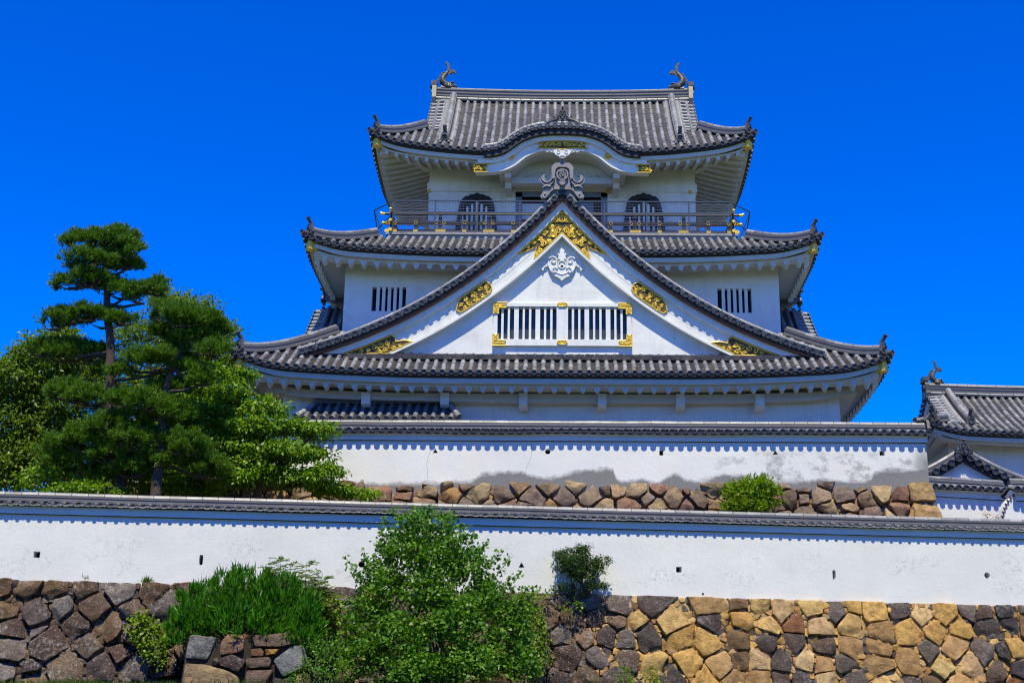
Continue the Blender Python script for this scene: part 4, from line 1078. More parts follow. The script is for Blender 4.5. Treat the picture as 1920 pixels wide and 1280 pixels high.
m.build("ridge_end_tile", M['oni'], parent=roof, local=True)

for cr in (((805,824),(808,842),(803,856),(800,872),(802,882),(801,899)), ((996,823),(997,842),(995,860),(987,876),(985,894)), ((1459,877),(1461,887),(1457,899))):
    m = MB(); m.tube([Vector((p.x, -.002, p.z-5.91)) for p in (U(u, v, 33.8) for u, v in cr)], .004, 4); m.build("hairline_crack", M['crack'], upper, local=True)  # hairline cracks in the plaster, drawn as thin grey tubes

# lower wall runs slightly away to the right
LPl, LPr = U(0,1010,27.8), U(1920,1055,31.34)
LANG = math.atan2(LPr.y-LPl.y, LPr.x-LPl.x)
_t = -LPl.x/(LPr.x-LPl.x); LWO = Vector((0, LPl.y+_t*(LPr.y-LPl.y), 2.60))
LA = Vector((math.cos(LANG), math.sin(LANG), 0)); LN = Vector((math.sin(LANG), -math.cos(LANG), 0))
def WL(u, v, off=0.0):
    """local x, z of the pixel's sight line on the lower wall face (off metres in front of it)"""
    d = U(u, v, 10.0); t = (LWO + LN*off).dot(LN)/d.dot(LN); p = d*t - LWO
    return p.dot(LA), p.z
lower = thing("plaster_wall", "long white plaster wall with flaked paint and grey tiled coping, on top of the lower stone rampart", "wall", LWO, LANG)
pol = []
for u, v, s_ in ((69,1039,'square'),(377,1049,'slot'),(678,1057,'circle'),(978,1060,'tri'),(1273,1067,'square'),(1564,1077,'slot'),(1851,1078,'circle')):
    x, z = WL(u, v); pol.append((x, z, .075 if s_ != 'slot' else .09, s_))
x, z = WL(1318, 1113); pol.append((x, z, .03, 'circle'))
zl = WL(960, 986)[1]; ze = WL(960, 967, .11)[1]
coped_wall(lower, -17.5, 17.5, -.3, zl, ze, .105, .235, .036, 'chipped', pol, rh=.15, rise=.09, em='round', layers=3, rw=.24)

# ------------------------------------------------------------------ stone ramparts
def clip_half(poly, n, d):
    out = []
    for i in range(len(poly)):
        a, b = poly[i], poly[(i+1) % len(poly)]; da = a[0]*n[0]+a[1]*n[1]-d; db = b[0]*n[0]+b[1]*n[1]-d
        if da <= 0: out.append(a)
        if (da < 0 < db) or (db < 0 < da):
            f = da/(da-db); out.append((a[0]+f*(b[0]-a[0]), a[1]+f*(b[1]-a[1])))
    return out
def power_cells(sites, bounds, rad=2.2):
    """sites (x, v, w): weighted Voronoi cells clipped to bounds"""
    x0, x1, v0, v1 = bounds; cells = []
    for i, (x, v, w) in enumerate(sites):
        poly = [(x0,v0),(x1,v0),(x1,v1),(x0,v1)]
        for j, (a, b, w2) in enumerate(sites):
            if i == j or abs(a-x) > rad or abs(b-v) > rad: continue
            nx, nv = a-x, b-v; d = (a*a+b*b-w2 - x*x-v*v+w)/2
            poly = clip_half(poly, (nx, nv), d)
            if len(poly) < 3: break
        cells.append(poly if len(poly) >= 3 else None)
    return cells
def stone(mb, poly, P, rng, col, gap=.03, h=.13, deep=.25, n=26, rough=.03, tilt=.12, chamfer=1, facets=3):
    """one boulder: the cell outline with slightly broken corners, pushed forward and cut by a few random facets"""
    A = abs(sum(poly[i][0]*poly[(i+1)%len(poly)][1]-poly[(i+1)%len(poly)][0]*poly[i][1] for i in range(len(poly))))/2
    size = math.sqrt(max(1e-4, A))
    if size < .07: return
    cx_ = sum(p[0] for p in poly)/len(poly); cv = sum(p[1] for p in poly)/len(poly)
    f = max(.3, 1 - gap/size*2); q = [(cx_+(x-cx_)*f, cv+(v-cv)*f) for x, v in poly]
    for _ in range(chamfer):
        r_ = []
        for i in range(len(q)):
            a, b = q[i], q[(i+1) % len(q)]; L = math.hypot(b[0]-a[0], b[1]-a[1]); k = min(.22, rng.uniform(.02,.055)*size/.5/max(L, .01))
            r_ += [(a[0]+(b[0]-a[0])*k, a[1]+(b[1]-a[1])*k), (a[0]+(b[0]-a[0])*(1-k), a[1]+(b[1]-a[1])*(1-k))]
        q = r_
    per = sum(math.hypot(q[i][0]-q[(i+1)%len(q)][0], q[i][1]-q[(i+1)%len(q)][1]) for i in range(len(q))); o = []
    for i in range(len(q)):
        a, b = q[i], q[(i+1) % len(q)]; m_ = max(1, round(math.hypot(b[0]-a[0], b[1]-a[1])/per*n))
        o += [(a[0]+(b[0]-a[0])*j/m_, a[1]+(b[1]-a[1])*j/m_) for j in range(m_)]
    q = o; n = len(q)
    s0 = rng.uniform(0, 99); tx, tv = rng.uniform(-tilt, tilt), rng.uniform(-tilt, tilt)
    cuts = []
    for _ in range(facets):
        a = rng.uniform(0, 6.283); cuts.append((math.cos(a), math.sin(a), rng.uniform(-.05, .32)*size, rng.uniform(.12, .55)))
    rows = []
    for sc, hh in ((1.0,-deep),(1.0,-.01),(.995,h*.62),(.982,h*.90),(.945,h),(.72,h),(.5,h),(.28,h),(.08,h)):
        row = []
        for x, v in q:
            X_, V_ = cx_+(x-cx_)*sc, cv+(v-cv)*sc
            nz = noise.noise(Vector((X_*2.6+s0, V_*2.6, s0)))*rough*1.3 + noise.noise(Vector((X_*9+s0, V_*9, 3.3)))*rough*.7
            e = noise.noise(Vector((X_*5, V_*5, s0+7)))*rough*.9
            if hh > 0:
                z = hh + nz*(1 if sc < .97 else .4) + (X_-cx_)*tx + (V_-cv)*tv
                for ca, sa, t_, sl in cuts: z -= max(0, (X_-cx_)*ca + (V_-cv)*sa - t_)*sl
                row.append(P(X_+e, V_+e*.8, max(z, .0)))
            else: row.append(P(X_+e, V_+e*.8, hh))
        rows.append(row)
    b0 = len(mb.v); mb.grid(rows, 0, True)
    bb = len(mb.v); mb.f.append(tuple(range(bb-n, bb))); mb.m.append(0)
    j = rng.uniform(.78, 1.2); c = (col[0]*j*rng.uniform(.94,1.06), col[1]*j, col[2]*j*rng.uniform(.94,1.06), col[3])
    mb.c += [c]*(len(mb.v)-b0)
def row_sites(rng, x0, x1, v0, v1, rowh, wlo, whi, jit, wvar):
    out = []; v = v0 + rowh*.5; 
    while v < v1 + rowh*.6:
        x = x0 - rng.uniform(0, whi)
        while x < x1 + whi*.6:
            w = rng.uniform(wlo, whi); out.append((x+w/2, v + rng.uniform(-jit, jit)*rowh, rng.uniform(-wvar, wvar))); x += w
        v += rowh
    return [s_ for s_ in out if rng.random() > .08]
DK = [(.10,.062,.052,1),(.13,.085,.062,1),(.105,.075,.075,1),(.075,.055,.052,1),(.18,.12,.08,.9),(.16,.10,.055,.8),(.17,.14,.13,1)]
TN = [(.58,.37,.12,.05),(.62,.43,.18,.05),(.52,.32,.10,.05),(.58,.42,.22,.1),(.46,.29,.13,.1)]
MX = [(.085,.065,.065,.6),(.11,.085,.08,.5),(.075,.062,.066,.6),(.15,.12,.11,.4),(.22,.10,.05,.1),(.21,.13,.07,.2),(.13,.085,.07,.5)]

rng = random.Random(11)
ramp_lo = thing("stone_rampart", "lower stone rampart of dark and tan boulders under the long white wall", "stone wall", LWO, LANG)
ztop = lambda x: .10 - (x+12.5)/25*.19
BAT = .22
def PL(x, v, h): return Vector((x, -.05 - BAT*v - h, ztop(x) - v + h*.18))
XS = -.9
mb = MB()
stA = [s for s in row_sites(rng, -17, XS+.3, 0, 4.6, .43, .36, .92, .30, .05) if s[0] < XS]
stB = [s for s in row_sites(rng, XS-.3, 17, 0, 4.6, .43, .34, .92, .27, .035) if s[0] >= XS]
allS = stA + stB
for s_, poly in zip(allS, power_cells(allS, (-17.4, 17.4, .0, 4.6))):
    if not poly: continue
    left = s_[0] < XS; mid = XS <= s_[0] < 1.6
    if left: col = rng.choice(DK); stone(mb, poly, PL, rng, col, rng.uniform(.02,.055), .13, .3, 30, .03, .22, 0 if rng.random() < .6 else 1)
    else:
        p = rng.random() - .75*noise.noise(Vector((s_[0]*.35+3, s_[1]*.5, 2.2))); tan_ = not mid and p < .42
        col = rng.choice(TN) if tan_ else (rng.choice(DK) if mid else rng.choice(MX))
        stone(mb, poly, PL, rng, col, rng.uniform(.016,.04), .075 if tan_ else .09, .3, 26, .024, .09, 0 if rng.random() < .7 else 1, 2 if tan_ else 3)
big = mb.build("facing_stones", M['stone'], ramp_lo, local=True, ang=48)
mb = MB()
def PLb(x, v, h): return PL(x, v, h-.045)
ck = [s for s in row_sites(rng, -17, 17, 0, 3.6, .17, .14, .30, .3, .006)]
for s_, poly in zip(ck, power_cells(ck, (-17.4, 17.4, .02, 3.6), .7)):
    if not poly: continue
    col = rng.choice(DK + [(.16,.11,.07,.2)]) if s_[0] < XS+1.5 else rng.choice(TN + TN + [(.42,.24,.10,0)] + MX[:2])
    stone(mb, poly, PLb, rng, col, .012, .06, .1, 9, .02, .25, 0)
mb.build("chock_stones", M['stone'], ramp_lo, local=True)
mb = MB(); mb.prism([PL(-17.5,0,-.22), PL(17.5,0,-.22), PL(17.5,4.6,-.22), PL(-17.5,4.6,-.22)], (0,.5,0)); mb.build("earth_core", M['soil'], ramp_lo, smooth=False, local=True)

BR = [(.34,.24,.145,.25),(.27,.165,.115,.2),(.40,.30,.18,.15),(.24,.135,.10,.2),(.30,.23,.17,.3),(.20,.15,.12,.3),(.42,.26,.11,.05)]
rng = random.Random(5)
ramp_up = thing("stone_rampart", "upper course of rounded brown boulders at the foot of the mildewed plaster wall", "stone wall", UWO, 0)
def PU(x, v, h): return Vector((x, .02 - .30*v - h, .02 - v + h*.2))
mb = MB(); st = row_sites(rng, -12.5, 10.0, -.03, 2.0, .30, .34, .88, .30, .04)
for s_, poly in zip(st, power_cells(st, (-12.6, UXR+.05, -.07, 2.0))):
    if not poly: continue
    if min(p[1] for p in poly) < -.05:
        c = sum(p[0] for p in poly)/len(poly); t_ = rng.uniform(-.05, .18); sl = rng.uniform(-.14,.14)
        poly = clip_half(poly, (-sl, -1), -t_ - sl*c + 0)
        if len(poly) < 3: continue
    stone(mb, poly, PU, rng, rng.choice(BR), rng.uniform(.02,.05), .15, .35, 28, .035, .22, 0 if rng.random() < .6 else 1, 4)
for zt_, zb_ in ((0,-.55),(-.55,-1.2),(-1.2,-2.0)):     # corner stones at the east end
    stone(mb, [(.0,-zt_),(1.0,-zt_),(1.0,-zb_),(.0,-zb_)], lambda x, v, h: Vector((UXR+.02+.10*v+h, x-.02-.28*v, -v)), rng, TN[0], .01, .06, .4, 20, .03, .05)
    stone(mb, [(UXR-.62,-zt_),(UXR+.06+.1*-zt_,-zt_),(UXR+.06+.1*-zb_,-zb_),(UXR-.62,-zb_)], PU, rng, (.46,.31,.14,.05), .012, .22, .35, 22, .035, .06)
mb.build("facing_stones", M['stone'], ramp_up, local=True, ang=48)
mb = MB(); ck = row_sites(rng, -12.5, 10, -.02, 2.0, .19, .15, .32, .3, .006)
for s_, poly in zip(ck, power_cells(ck, (-12.6, UXR, .03, 2.0), .7)):
    if poly: stone(mb, poly, lambda x, v, h: PU(x, v, h-.10), rng, rng.choice(BR + [(.46,.28,.11,0)]), .012, .07, .1, 9, .02, .25, 0)
mb.build("chock_stones", M['stone'], ramp_up, local=True)
mb = MB(); mb.prism([PU(-12.6,0,-.2), PU(UXR,0,-.2), PU(UXR,2,-.2), PU(-12.6,2,-.2)], (0,.5,0)); mb.build("earth_core", M['soil'], ramp_up, smooth=False, local=True)

# block of cut stones standing forward of the rampart, oleander behind it
BKY = 26.6
blk = thing("stone_block_wall", "low block of large squared grey, brown and tan stones in front of the oleander", "stone wall", (-6.9, BKY, 0))
def zz(pts): return [(lambda p: (p.x, -p.z))(U(320+x/5.335, 1040+y/5.335, BKY)) for x, y in pts]
ST = [
 ("grey split stone", [(170,795),(430,815),(438,880),(350,1045),(140,1030),(150,930)], (.26,.27,.28,.5)),
 ("", [(545,790),(730,780),(725,960),(490,1005),(490,880)], (.23,.145,.10,.2)),
 ("", [(800,800),(1240,765),(1245,880),(1060,915),(830,910)], (.20,.145,.11,.2)),
 ("", [(790,930),(900,925),(930,970),(920,1010),(790,1005)], (.26,.14,.07,.1)),
 ("small orange stone", [(935,940),(1080,935),(1040,985),(940,1005)], (.46,.25,.07,0)),
 ("blue-grey slanted stone", [(1210,900),(1300,905),(1330,1130),(1120,1220),(1020,1050)], (.24,.25,.27,.5)),
 ("dark purple stone with pale dots", [(470,1040),(600,985),(745,1050),(735,1100),(680,1170),(480,1100)], (.085,.06,.065,.8)),
 ("", [(750,1030),(980,1015),(1005,1060),(990,1120),(750,1130)], (.21,.165,.12,.3)),
 ("", [(750,1150),(1015,1145),(1020,1180),(940,1300),(740,1300)], (.22,.16,.12,.3)),
 ("large speckled tan stone", [(130,1085),(320,1090),(560,1150),(680,1220),(700,1330),(95,1330)], (.40,.29,.17,.2)),
 ("", [(400,1050),(460,1012),(475,1075),(440,1110)], (.11,.08,.07,.3)),
 ("", [(1260,1200),(1340,1180),(1360,1300),(1240,1300)], (.38,.27,.16,.1)),
 ("", [(1040,1225),(1120,1240),(1230,1215),(1220,1300),(980,1300)], (.10,.075,.07,.3)),
]
for lab, pts, col in ST:
    mb = MB(); rg = random.Random(len(lab)+int(pts[0][0]))
    stone(mb, zz(pts), lambda x, v, h: Vector((x, BKY - .0 - h - .08*v, -v)), rg, col, .004, .08, .55, 40, .018, .06, 1, 2)
    o = mb.build("stone", M['stone'], blk, ang=40)
    if lab: o['label'] = lab
mb = MB(); mb.prism([(-7.7,BKY+.12,1.34),(-5.5,BKY+.12,1.40),(-5.35,BKY+.12,-.6),(-7.85,BKY+.12,-.6)], (0,2.4,0)); mb.build("earth_core", M['soil'], blk, smooth=False)

# ------------------------------------------------------------------ ground
mb = MB(); xs = np.linspace(-40, 40, 81); ys = [12,16,20,21.5,23,24,25,26,27,28,29,31,34]
def bank(x, y):
    t = min(1, max(0, (y-21.2-.12*x)/4.2)); t = t*t*(3-2*t)
    return -1.66 + 1.95*t + noise.noise(Vector((x*.35, y*.35, 1)))*.12*t
mb.grid([[(x, y, bank(x, y)) for x in xs] for y in ys]); struct(mb.build("bank_ground", M['grass_g']))
mb = MB(); mb.grid([[(x, y, -1.7) for x in (-3000,-300,-40,0,40,300,3000)] for y in (-3000,-300,-40,0,40,300,3000)]); struct(mb.build("ground", M['grass_g'], smooth=False))
mb = MB(); mb.prism([(-60, 26.5, 3.6), (-17, 27.6, 3.6), (17.4, 32.4, 3.6), (60, 38, 3.6), (60, 90, 3.6), (-60, 90, 3.6)][::-1], (0,0,-4)); struct(mb.build("terrace_ground", M['path'], smooth=False))
mb = MB(); mb.box(-13.5, UXR-.2, 34.1, 75, 3.7, 5.86); struct(mb.build("upper_terrace_ground", M['path'], smooth=False))

# ------------------------------------------------------------------ corner turret, gate and walls on the right
tcx, tcy = 18.85, 45.0; tze = U(1880,811,42).z; tzr = U(1850,741,45).z
tur = thing("corner_turret", "white turret with a grey tiled roof and one fish ornament, right of the upper wall", "turret", (tcx, tcy, 3.9))
ex, ey, gx = 6.12, 3.0, 5.28
sT = hip_sides(tcx, tcy, ex, ey, tze, ey, tzr-tze, .25, lift_fn(.16,4,.2,1.3), front_q=lambda x: ey if abs(x) <= gx else ex-abs(x))
for f in sT[2:]: f.qmax = (lambda x, E=ey: min(ex-gx+.1, E-abs(x)))
tr = roof_tier("turret_roof", sT, .80, tur, raf=dict(drop=.05, period=.4, tooth=.01, slope=.1), fas=(.18,.1), cx=tcx, cy=tcy, ex=ex, ey=ey, gold_tip=False, wallq=1.0)
irimoya(tr, tcx, tcy, tze, ey, tzr-tze, .25, gx, .9, tzr+.02, .34, .98, (-1, 1))
m = MB(); hx = tcx-13.6
for o, a, n, w in (((tcx,43.1,0),X3,-Y3,hx),((tcx,46.9,0),-X3,Y3,hx),((tcx+hx,tcy,0),Y3,X3,1.9),((tcx-hx,tcy,0),-Y3,-X3,1.9)): wall_panel(m, o, a, n, -w, w, 3.9, tze+.3)
m.build("turret_wall", M['plaster'], tur, smooth=False)

gX, gY, gZ = U(1806,835,38).x, 38.0, U(1806,852,38).z
gate = thing("gatehouse", "small white gatehouse whose tiled gable peeks between the mildewed wall and the turret", "gatehouse", (gX, gY+1.5, 3.9))
rk = [(x, gZ - .66*x + .085*x*x) for x in np.linspace(-.8, 2.15, 48)]; rk0 = [p for p in rk if p[0] >= 0]
m = MB()
for sg in (-1, 1): m.grid([[(gX+sg*x, gY, z), (gX+sg*x, gY, z+.03), (gX+sg*x, gY+4, z+.03)] for x, z in rk0])
gr = m.build("gate_roof", M['pan'], gate)
rs2 = resample(rk0, 200)
for sg in (-1, 1):
    m, me, mc = MB(), MB(), MB()
    for i in range(8):
        x, z = rs2[int((i+.7)/8*190)]; m.tube([(gX+sg*x, gY+.01, z), (gX+sg*x, gY+.6, z)], .085, 10); me.disc((gX+sg*x, gY-.055, z), (0,-1,0), .105, .05, 14)
    ridge(mc, [(gX+sg*x, gY+.12, z+.06) for x, z in rs2[8::8]], .2, .14, .075, 3)
    m.build("round_tiles", M['round'], gr); me.build("verge_end_tiles", M['end'], gr); mc.build("descending_ridge", [M['noshi'], M['cap']], gr)
m = MB(); ridge(m, [(gX, y, gZ+.06) for y in np.linspace(gY+.1, gY+4, 8)], .24, .16, .08, 3); m.build("main_ridge", [M['noshi'], M['cap']], gr)
m = MB(); crest_end(m, (gX, gY-.06, gZ+.16), .55, .4); m.build("ridge_end_tile", M['oni'], gr)
m = MB(); band(m, rk, .06, .17, gY+.06, gY+.5, gX); m.build("dark_board", M['black'], gr)
m = MB(); c = [p for p in offset_curve(rk, .15)]
m.prism([(gX-x, gY+.22, z) for x, z in c[::-1]] + [(gX+x, gY+.22, z) for x, z in c[1:]] + [(gX+1.9, gY+.22, 3.9), (gX-1.9, gY+.22, 3.9)], (0, 3.5, 0)); m.build("gate_wall", M['plaster'], gate, smooth=False)
m = MB(); ap = c[0][1]; band(m, [(x, ap-.42-.62*x) for x in np.linspace(-.5,.5,11)], 0, .07, gY+.15, gY+.22, gX); m.build("pendant_ornament", M['plaster'], gate, smooth=False)

q = U(1743, 905, 37.0); side = thing("plaster_wall", "short bright plaster wall with round tile ends just under the small gatehouse gable", "wall", (q.x, 37.0, 3.9), R(17))
zl = U(1760,929,36.95).z-3.9; ze = U(1743,911,36.8).z-3.9
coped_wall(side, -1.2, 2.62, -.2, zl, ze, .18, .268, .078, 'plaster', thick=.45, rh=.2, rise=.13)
q = U(1906, 940, 35.4); edge = thing("plaster_wall", "end of a plaster wall with a curved tiled coping, cut off by the photo's right edge", "wall", (q.x, 35.4, 3.9), R(2))
zl = q.z-3.9+.02; ze = U(1906,917,35.1).z-3.9
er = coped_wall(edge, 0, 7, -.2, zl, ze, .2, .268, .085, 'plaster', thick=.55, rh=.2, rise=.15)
vp = [(p.x, p.z) for p in (U(u, v, 35.38) for u, v in ((1907,926),(1898,931),(1890,940),(1884,952),(1880,966),(1877,985)))]
m = MB(); m.prism([(x, 35.38, z) for x, z in vp] + [(vp[0][0], 35.38, vp[-1][1])], (0, .5, 0)); m.build("curved_end_wall", M['plaster'], edge, smooth=False)
m = MB(); vr = resample(vp, 10)
for i in range(9):
    x, z = vr[i]; dx, dz = vr[i+1][0]-x, vr[i+1][1]-z; L_ = math.hypot(dx, dz); nx, nz = dz/L_, -dx/L_
    m.tube([(x-nx*.01, 35.36, z-nz*.01), (x+nx*.06, 35.34, z+nz*.06+.02)], [.036,.016], 6)
m.build("verge_tiles", M['red_tile'], er)
# ------------------------------------------------------------------ vegetation
NR = np.random.default_rng(3)
def nrm(a): return a/np.maximum(np.linalg.norm(a, axis=1, keepdims=True), 1e-9)
LEAFS = dict(
    oval=np.array([(0,0,0),(.5,.42,.10),(.32,.78,.05),(0,1,-.12),(-.32,.78,.05),(-.5,.42,.10)]),
    blade=np.array([(-.22,0,0),(.22,0,0),(.5,.45,.06),(0,1,-.06),(-.5,.45,.06)]),
    fan=np.array([(0,0,0),(.52,.62,.06),(.40,.92,.0),(.08,.98,-.03),(0,.80,-.02),(-.08,.98,-.03),(-.40,.92,.0),(-.52,.62,.06)]),
    needle=np.array([(-.5,0,0),(.5,0,0),(0,1,0)]))
def leaves(pos, axis, normal, L, Wd, shape):
    """one polygon per leaf; L, Wd arrays or scalars"""
    T = LEAFS[shape]; n = len(pos); t = nrm(axis); s = nrm(np.cross(t, normal)); nn = np.cross(s, t)
    L = np.broadcast_to(np.asarray(L, float), (n,))[:,None,None]; Wd = np.broadcast_to(np.asarray(Wd, float), (n,))[:,None,None]
    V = pos[:,None,:] + s[:,None,:]*T[None,:,0:1]*Wd + t[:,None,:]*T[None,:,1:2]*L + nn[:,None,:]*T[None,:,2:3]*L
    k = len(T); return V.reshape(-1,3), (np.arange(n*k).reshape(n, k))
def cat(parts):
    Vs, Fs, b = [], [], 0
    for V, F in parts: Vs.append(V); Fs.append(F+b); b += len(V)
    return np.concatenate(Vs), np.concatenate(Fs)
def clumps(blobs, density, lo=.45, low_cut=-.75, jag=.18):
    """points through the outer volume of ellipsoids (c, r): denser near the skin; returns points and outward directions"""
    P, D = [], []
    for c, r in blobs:
        c, r = np.array(c), np.array(r); n = max(3, int(density*(r[0]*r[2] + r[0]*r[1])*2.2))
        d = nrm(NR.normal(size=(n*2, 3))); d = d[d[:,2] > low_cut][:n]; q = lo + (1-lo)*NR.random((len(d),1))**.55
        q *= 1 + jag*(NR.random((len(d),1))-.5)*2
        P.append(c + d*q*r); D.append(d)
    return np.concatenate(P), nrm(np.concatenate(D))
def spray(P, D, per, spread, L, Wd, shape, droop=.3, up=.8, flat=.6, out=.6, lv=.3):
    n = len(P)*per; c = np.repeat(P, per, 0); d = np.repeat(D, per, 0)
    off = NR.normal(size=(n,3))*spread; off[:,2] *= flat
    ax = d*out + NR.normal(size=(n,3))*.55; ax[:,2] -= droop
    nm = NR.normal(size=(n,3))*.55; nm[:,2] += up
    nm += d*.35; l = L*(1+lv*(NR.random(n)-.5)*2)
    return leaves(c+off, ax, nm, l, l*Wd/L, shape)
def blob(u, v, ru, rv, Y, ry=None):
    c = U(u, v, Y); k = FOC/ (Y/ (math.cos(PITCH) - (PY-v)/FOC*math.sin(PITCH)))
    return (tuple(c), (ru/k, (ry if ry else ru*.8/k), rv/k))
def limb(mb, pts, r0, r1, wob=.05, seg=8):
    pts = [Vector(p) for p in pts]; out = []
    for i in range(len(pts)-1):
        for j in range(4): 
            f = j/4; p = pts[i].lerp(pts[i+1], f); out.append(p + Vector((noise.noise(p*1.3), noise.noise(p*1.3+Vector((9,0,0))), 0))*wob)
    out.append(pts[-1]); n = len(out)
    mb.tube(out, [r0 + (r1-r0)*i/(n-1) for i in range(n)], seg)

# --- the two pines
def pine(label, trunk_px, Y, r0, pads, base):
    t = thing("pine_tree", label, "tree", tuple(base), 0)
    mb = MB(); tp = [Vector(base)] + [U(u, v, Y) for u, v in trunk_px]
    limb(mb, tp, r0, .05, .06, 10)
    parts = []
    for (u, v, hu, hv, dy) in pads:
        (c, r) = blob(u, v, hu*1.15, hv*1.26, Y+dy, hu*.85/78); c = np.array(c); r = np.array(r)
        # branch from the nearest lower trunk point
        tz = c[2] - r[2]*.5 - .12
        best = min(tp[1:], key=lambda p: abs(p.z - tz)); k = tp.index(best)
        s_ = best.lerp(tp[min(k+1, len(tp)-1)], .3)
        e_ = Vector(c) - Z3*r[2]*.55; mid = s_.lerp(e_, .5) - Z3*.06
        limb(mb, [s_, mid, e_], .055, .025, .08, 6)
        for i in range(5):
            a = NR.random()*6.28; q = Vector((c[0]+math.cos(a)*r[0]*.75, c[1]+math.sin(a)*r[1]*.75, c[2]-r[2]*.35)); limb(mb, [e_, e_.lerp(q, .5)-Z3*.03, q], .028, .012, .05, 5)
        # shoots: lumps of upright needle brushes
        nl = max(7, int(46*r[0]*r[1]/.35))
        d = nrm(NR.normal(size=(nl,3))); d[:,2] = np.abs(d[:,2])*1.0 - .28
        sub = c + d*r*(0.72+.33*NR.random((nl,1)))
        ns = 19; n = nl*ns
        sc = np.repeat(sub, ns, 0) + NR.normal(size=(n,3))*np.array([.07,.07,.045])
        sd_ = nrm(np.repeat(d, ns, 0)*.55 + NR.normal(size=(n,3))*.35 + np.array([0,0,.75]))
        nn_ = 16; m = n*nn_
        ax = nrm(np.repeat(sd_, nn_, 0)*.9 + NR.normal(size=(m,3))*.55)
        pos = np.repeat(sc, nn_, 0) + np.repeat(sd_, nn_, 0)*(NR.random((m,1))*.09)
        parts.append(leaves(pos, ax, NR.normal(size=(m,3)), .085+.05*NR.random(m), .015, 'needle'))
    mb.build("trunk", M['bark'], t)
    V, F = cat(parts); quick("crown", V, F, M['pine'], t)
    return t
YP = 30.2
pine("tall pine with cloud-like tiers of dark needles, topmost tree behind the lower wall", [(229,930),(226,880),(213,790),(206,690),(204,590),(200,530),(196,490),(193,455)], YP, .17,
 [(170,455,44,17,0),(215,448,38,19,.1),(238,470,26,22,-.2),(165,488,40,18,-.3),(213,490,36,18,.2),(240,495,24,12,0),
  (135,530,28,18,0),(172,525,34,22,-.2),(205,540,26,16,.3),(235,548,30,18,0),(272,552,30,26,0),(295,540,12,22,.1),
  (100,605,24,20,0),(130,595,28,20,.2),(165,590,30,18,-.2),(200,602,32,20,.2),(230,600,22,14,-.1),
  (85,655,28,20,.4),(125,660,40,26,.5),(170,668,34,20,.4),(130,735,34,22,.1),(160,748,34,24,-.1),(110,740,18,14,0),
  (165,825,44,32,-.3),(115,840,32,24,.1),(205,850,32,24,-.5),(150,870,60,26,.4),(210,760,28,30,.6),(212,700,30,20,.5),(205,800,34,24,-.6),(225,890,46,22,.3)], (U(229,930,YP).x, YP, 3.6))
YQ = 29.6
pine("shorter pine with spreading dark pads, standing between the tall pine and the keep", [(292,930),(295,880),(302,820),(309,750),(320,700),(338,660),(350,630)], YQ, .15,
 [(310,590,26,22,0),(345,595,34,24,-.2),(385,605,34,24,0),(405,615,22,14,.1),(330,620,40,16,.3),(370,640,44,26,.2),(400,655,22,18,-.2),
  (255,680,28,26,0),(295,675,32,26,-.2),(330,665,30,26,.2),(225,700,20,20,.2),(355,700,36,20,.1),(380,712,24,14,-.1),
  (235,750,28,20,-.1),(275,755,36,24,-.3),(320,775,40,24,0),(350,785,24,16,.2),(250,790,24,20,.1),
  (245,825,30,22,-.2),(290,835,44,28,.1),(345,835,36,28,-.1),(370,850,26,22,.2),(300,870,60,26,.4),(305,800,40,22,.3),(315,730,34,18,.3),(250,880,30,22,.2),(390,880,36,26,.3)], (U(292,930,YQ).x, YQ, 3.6))

# --- broad-leaved trees
def broadleaf(label, name, base, blobs, mat, density, per, spread, L, Wd, droop=.3, flat=.6, barkm='bark2', r0=.16, forks=10, lo=.45, shape='oval', twigs=True, grp=None, up=.8):
    t = thing(name, label, "tree", tuple(base), 0, grp)
    P, D = clumps(blobs, density, lo)
    V, F = spray(P, D, per, spread, L, Wd, shape, droop, up=up, flat=flat)
    mb = MB(); b = Vector(base); top = max(blobs, key=lambda q: q[0][2])[0]
    crown_c = Vector(np.mean([q[0] for q in blobs], axis=0)); fork = b.lerp(Vector((b.x*.6+crown_c.x*.4, b.y*.7+crown_c.y*.3, crown_c.z)), .55)
    limb(mb, [b, b.lerp(fork, .5), fork], r0, r0*.7, .1, 10)
    for c, r in blobs:
        e = Vector(c); limb(mb, [fork, fork.lerp(e, .5) + Z3*.2, e], r0*.5, .03, .15, 7)
        if twigs:
            for i in range(forks):
                d = nrm(NR.normal(size=(1,3)))[0]; d[2] = abs(d[2])*.8
                q = e + Vector(d*np.array(r)*.9); limb(mb, [e, e.lerp(q, .5)+Z3*.05, q], .03, .008, .08, 5)
    mb.build("trunk", M[barkm], t); quick("crown", V, F, M[mat], t)
    return t
broadleaf("yellow-green broad-leaved tree cut by the left edge of the photo", "camphor_tree", (U(20,930,36).x, 36.5, 3.6),
    [blob(30,720,60,50,36.2,1.4),(blob(80,680,55,45,36.6,1.3)),blob(20,800,60,60,36,1.2),blob(95,770,50,60,36.8,1.3),blob(70,860,70,50,36.4,1.4),blob(10,880,50,50,35.6,1.0),blob(120,640,30,26,36.9,.8),blob(-60,740,60,60,36,1.4),blob(-90,840,70,70,36,1.4)], 'leaf_a', 50, 28, .12, .115, .055, .25, .7)
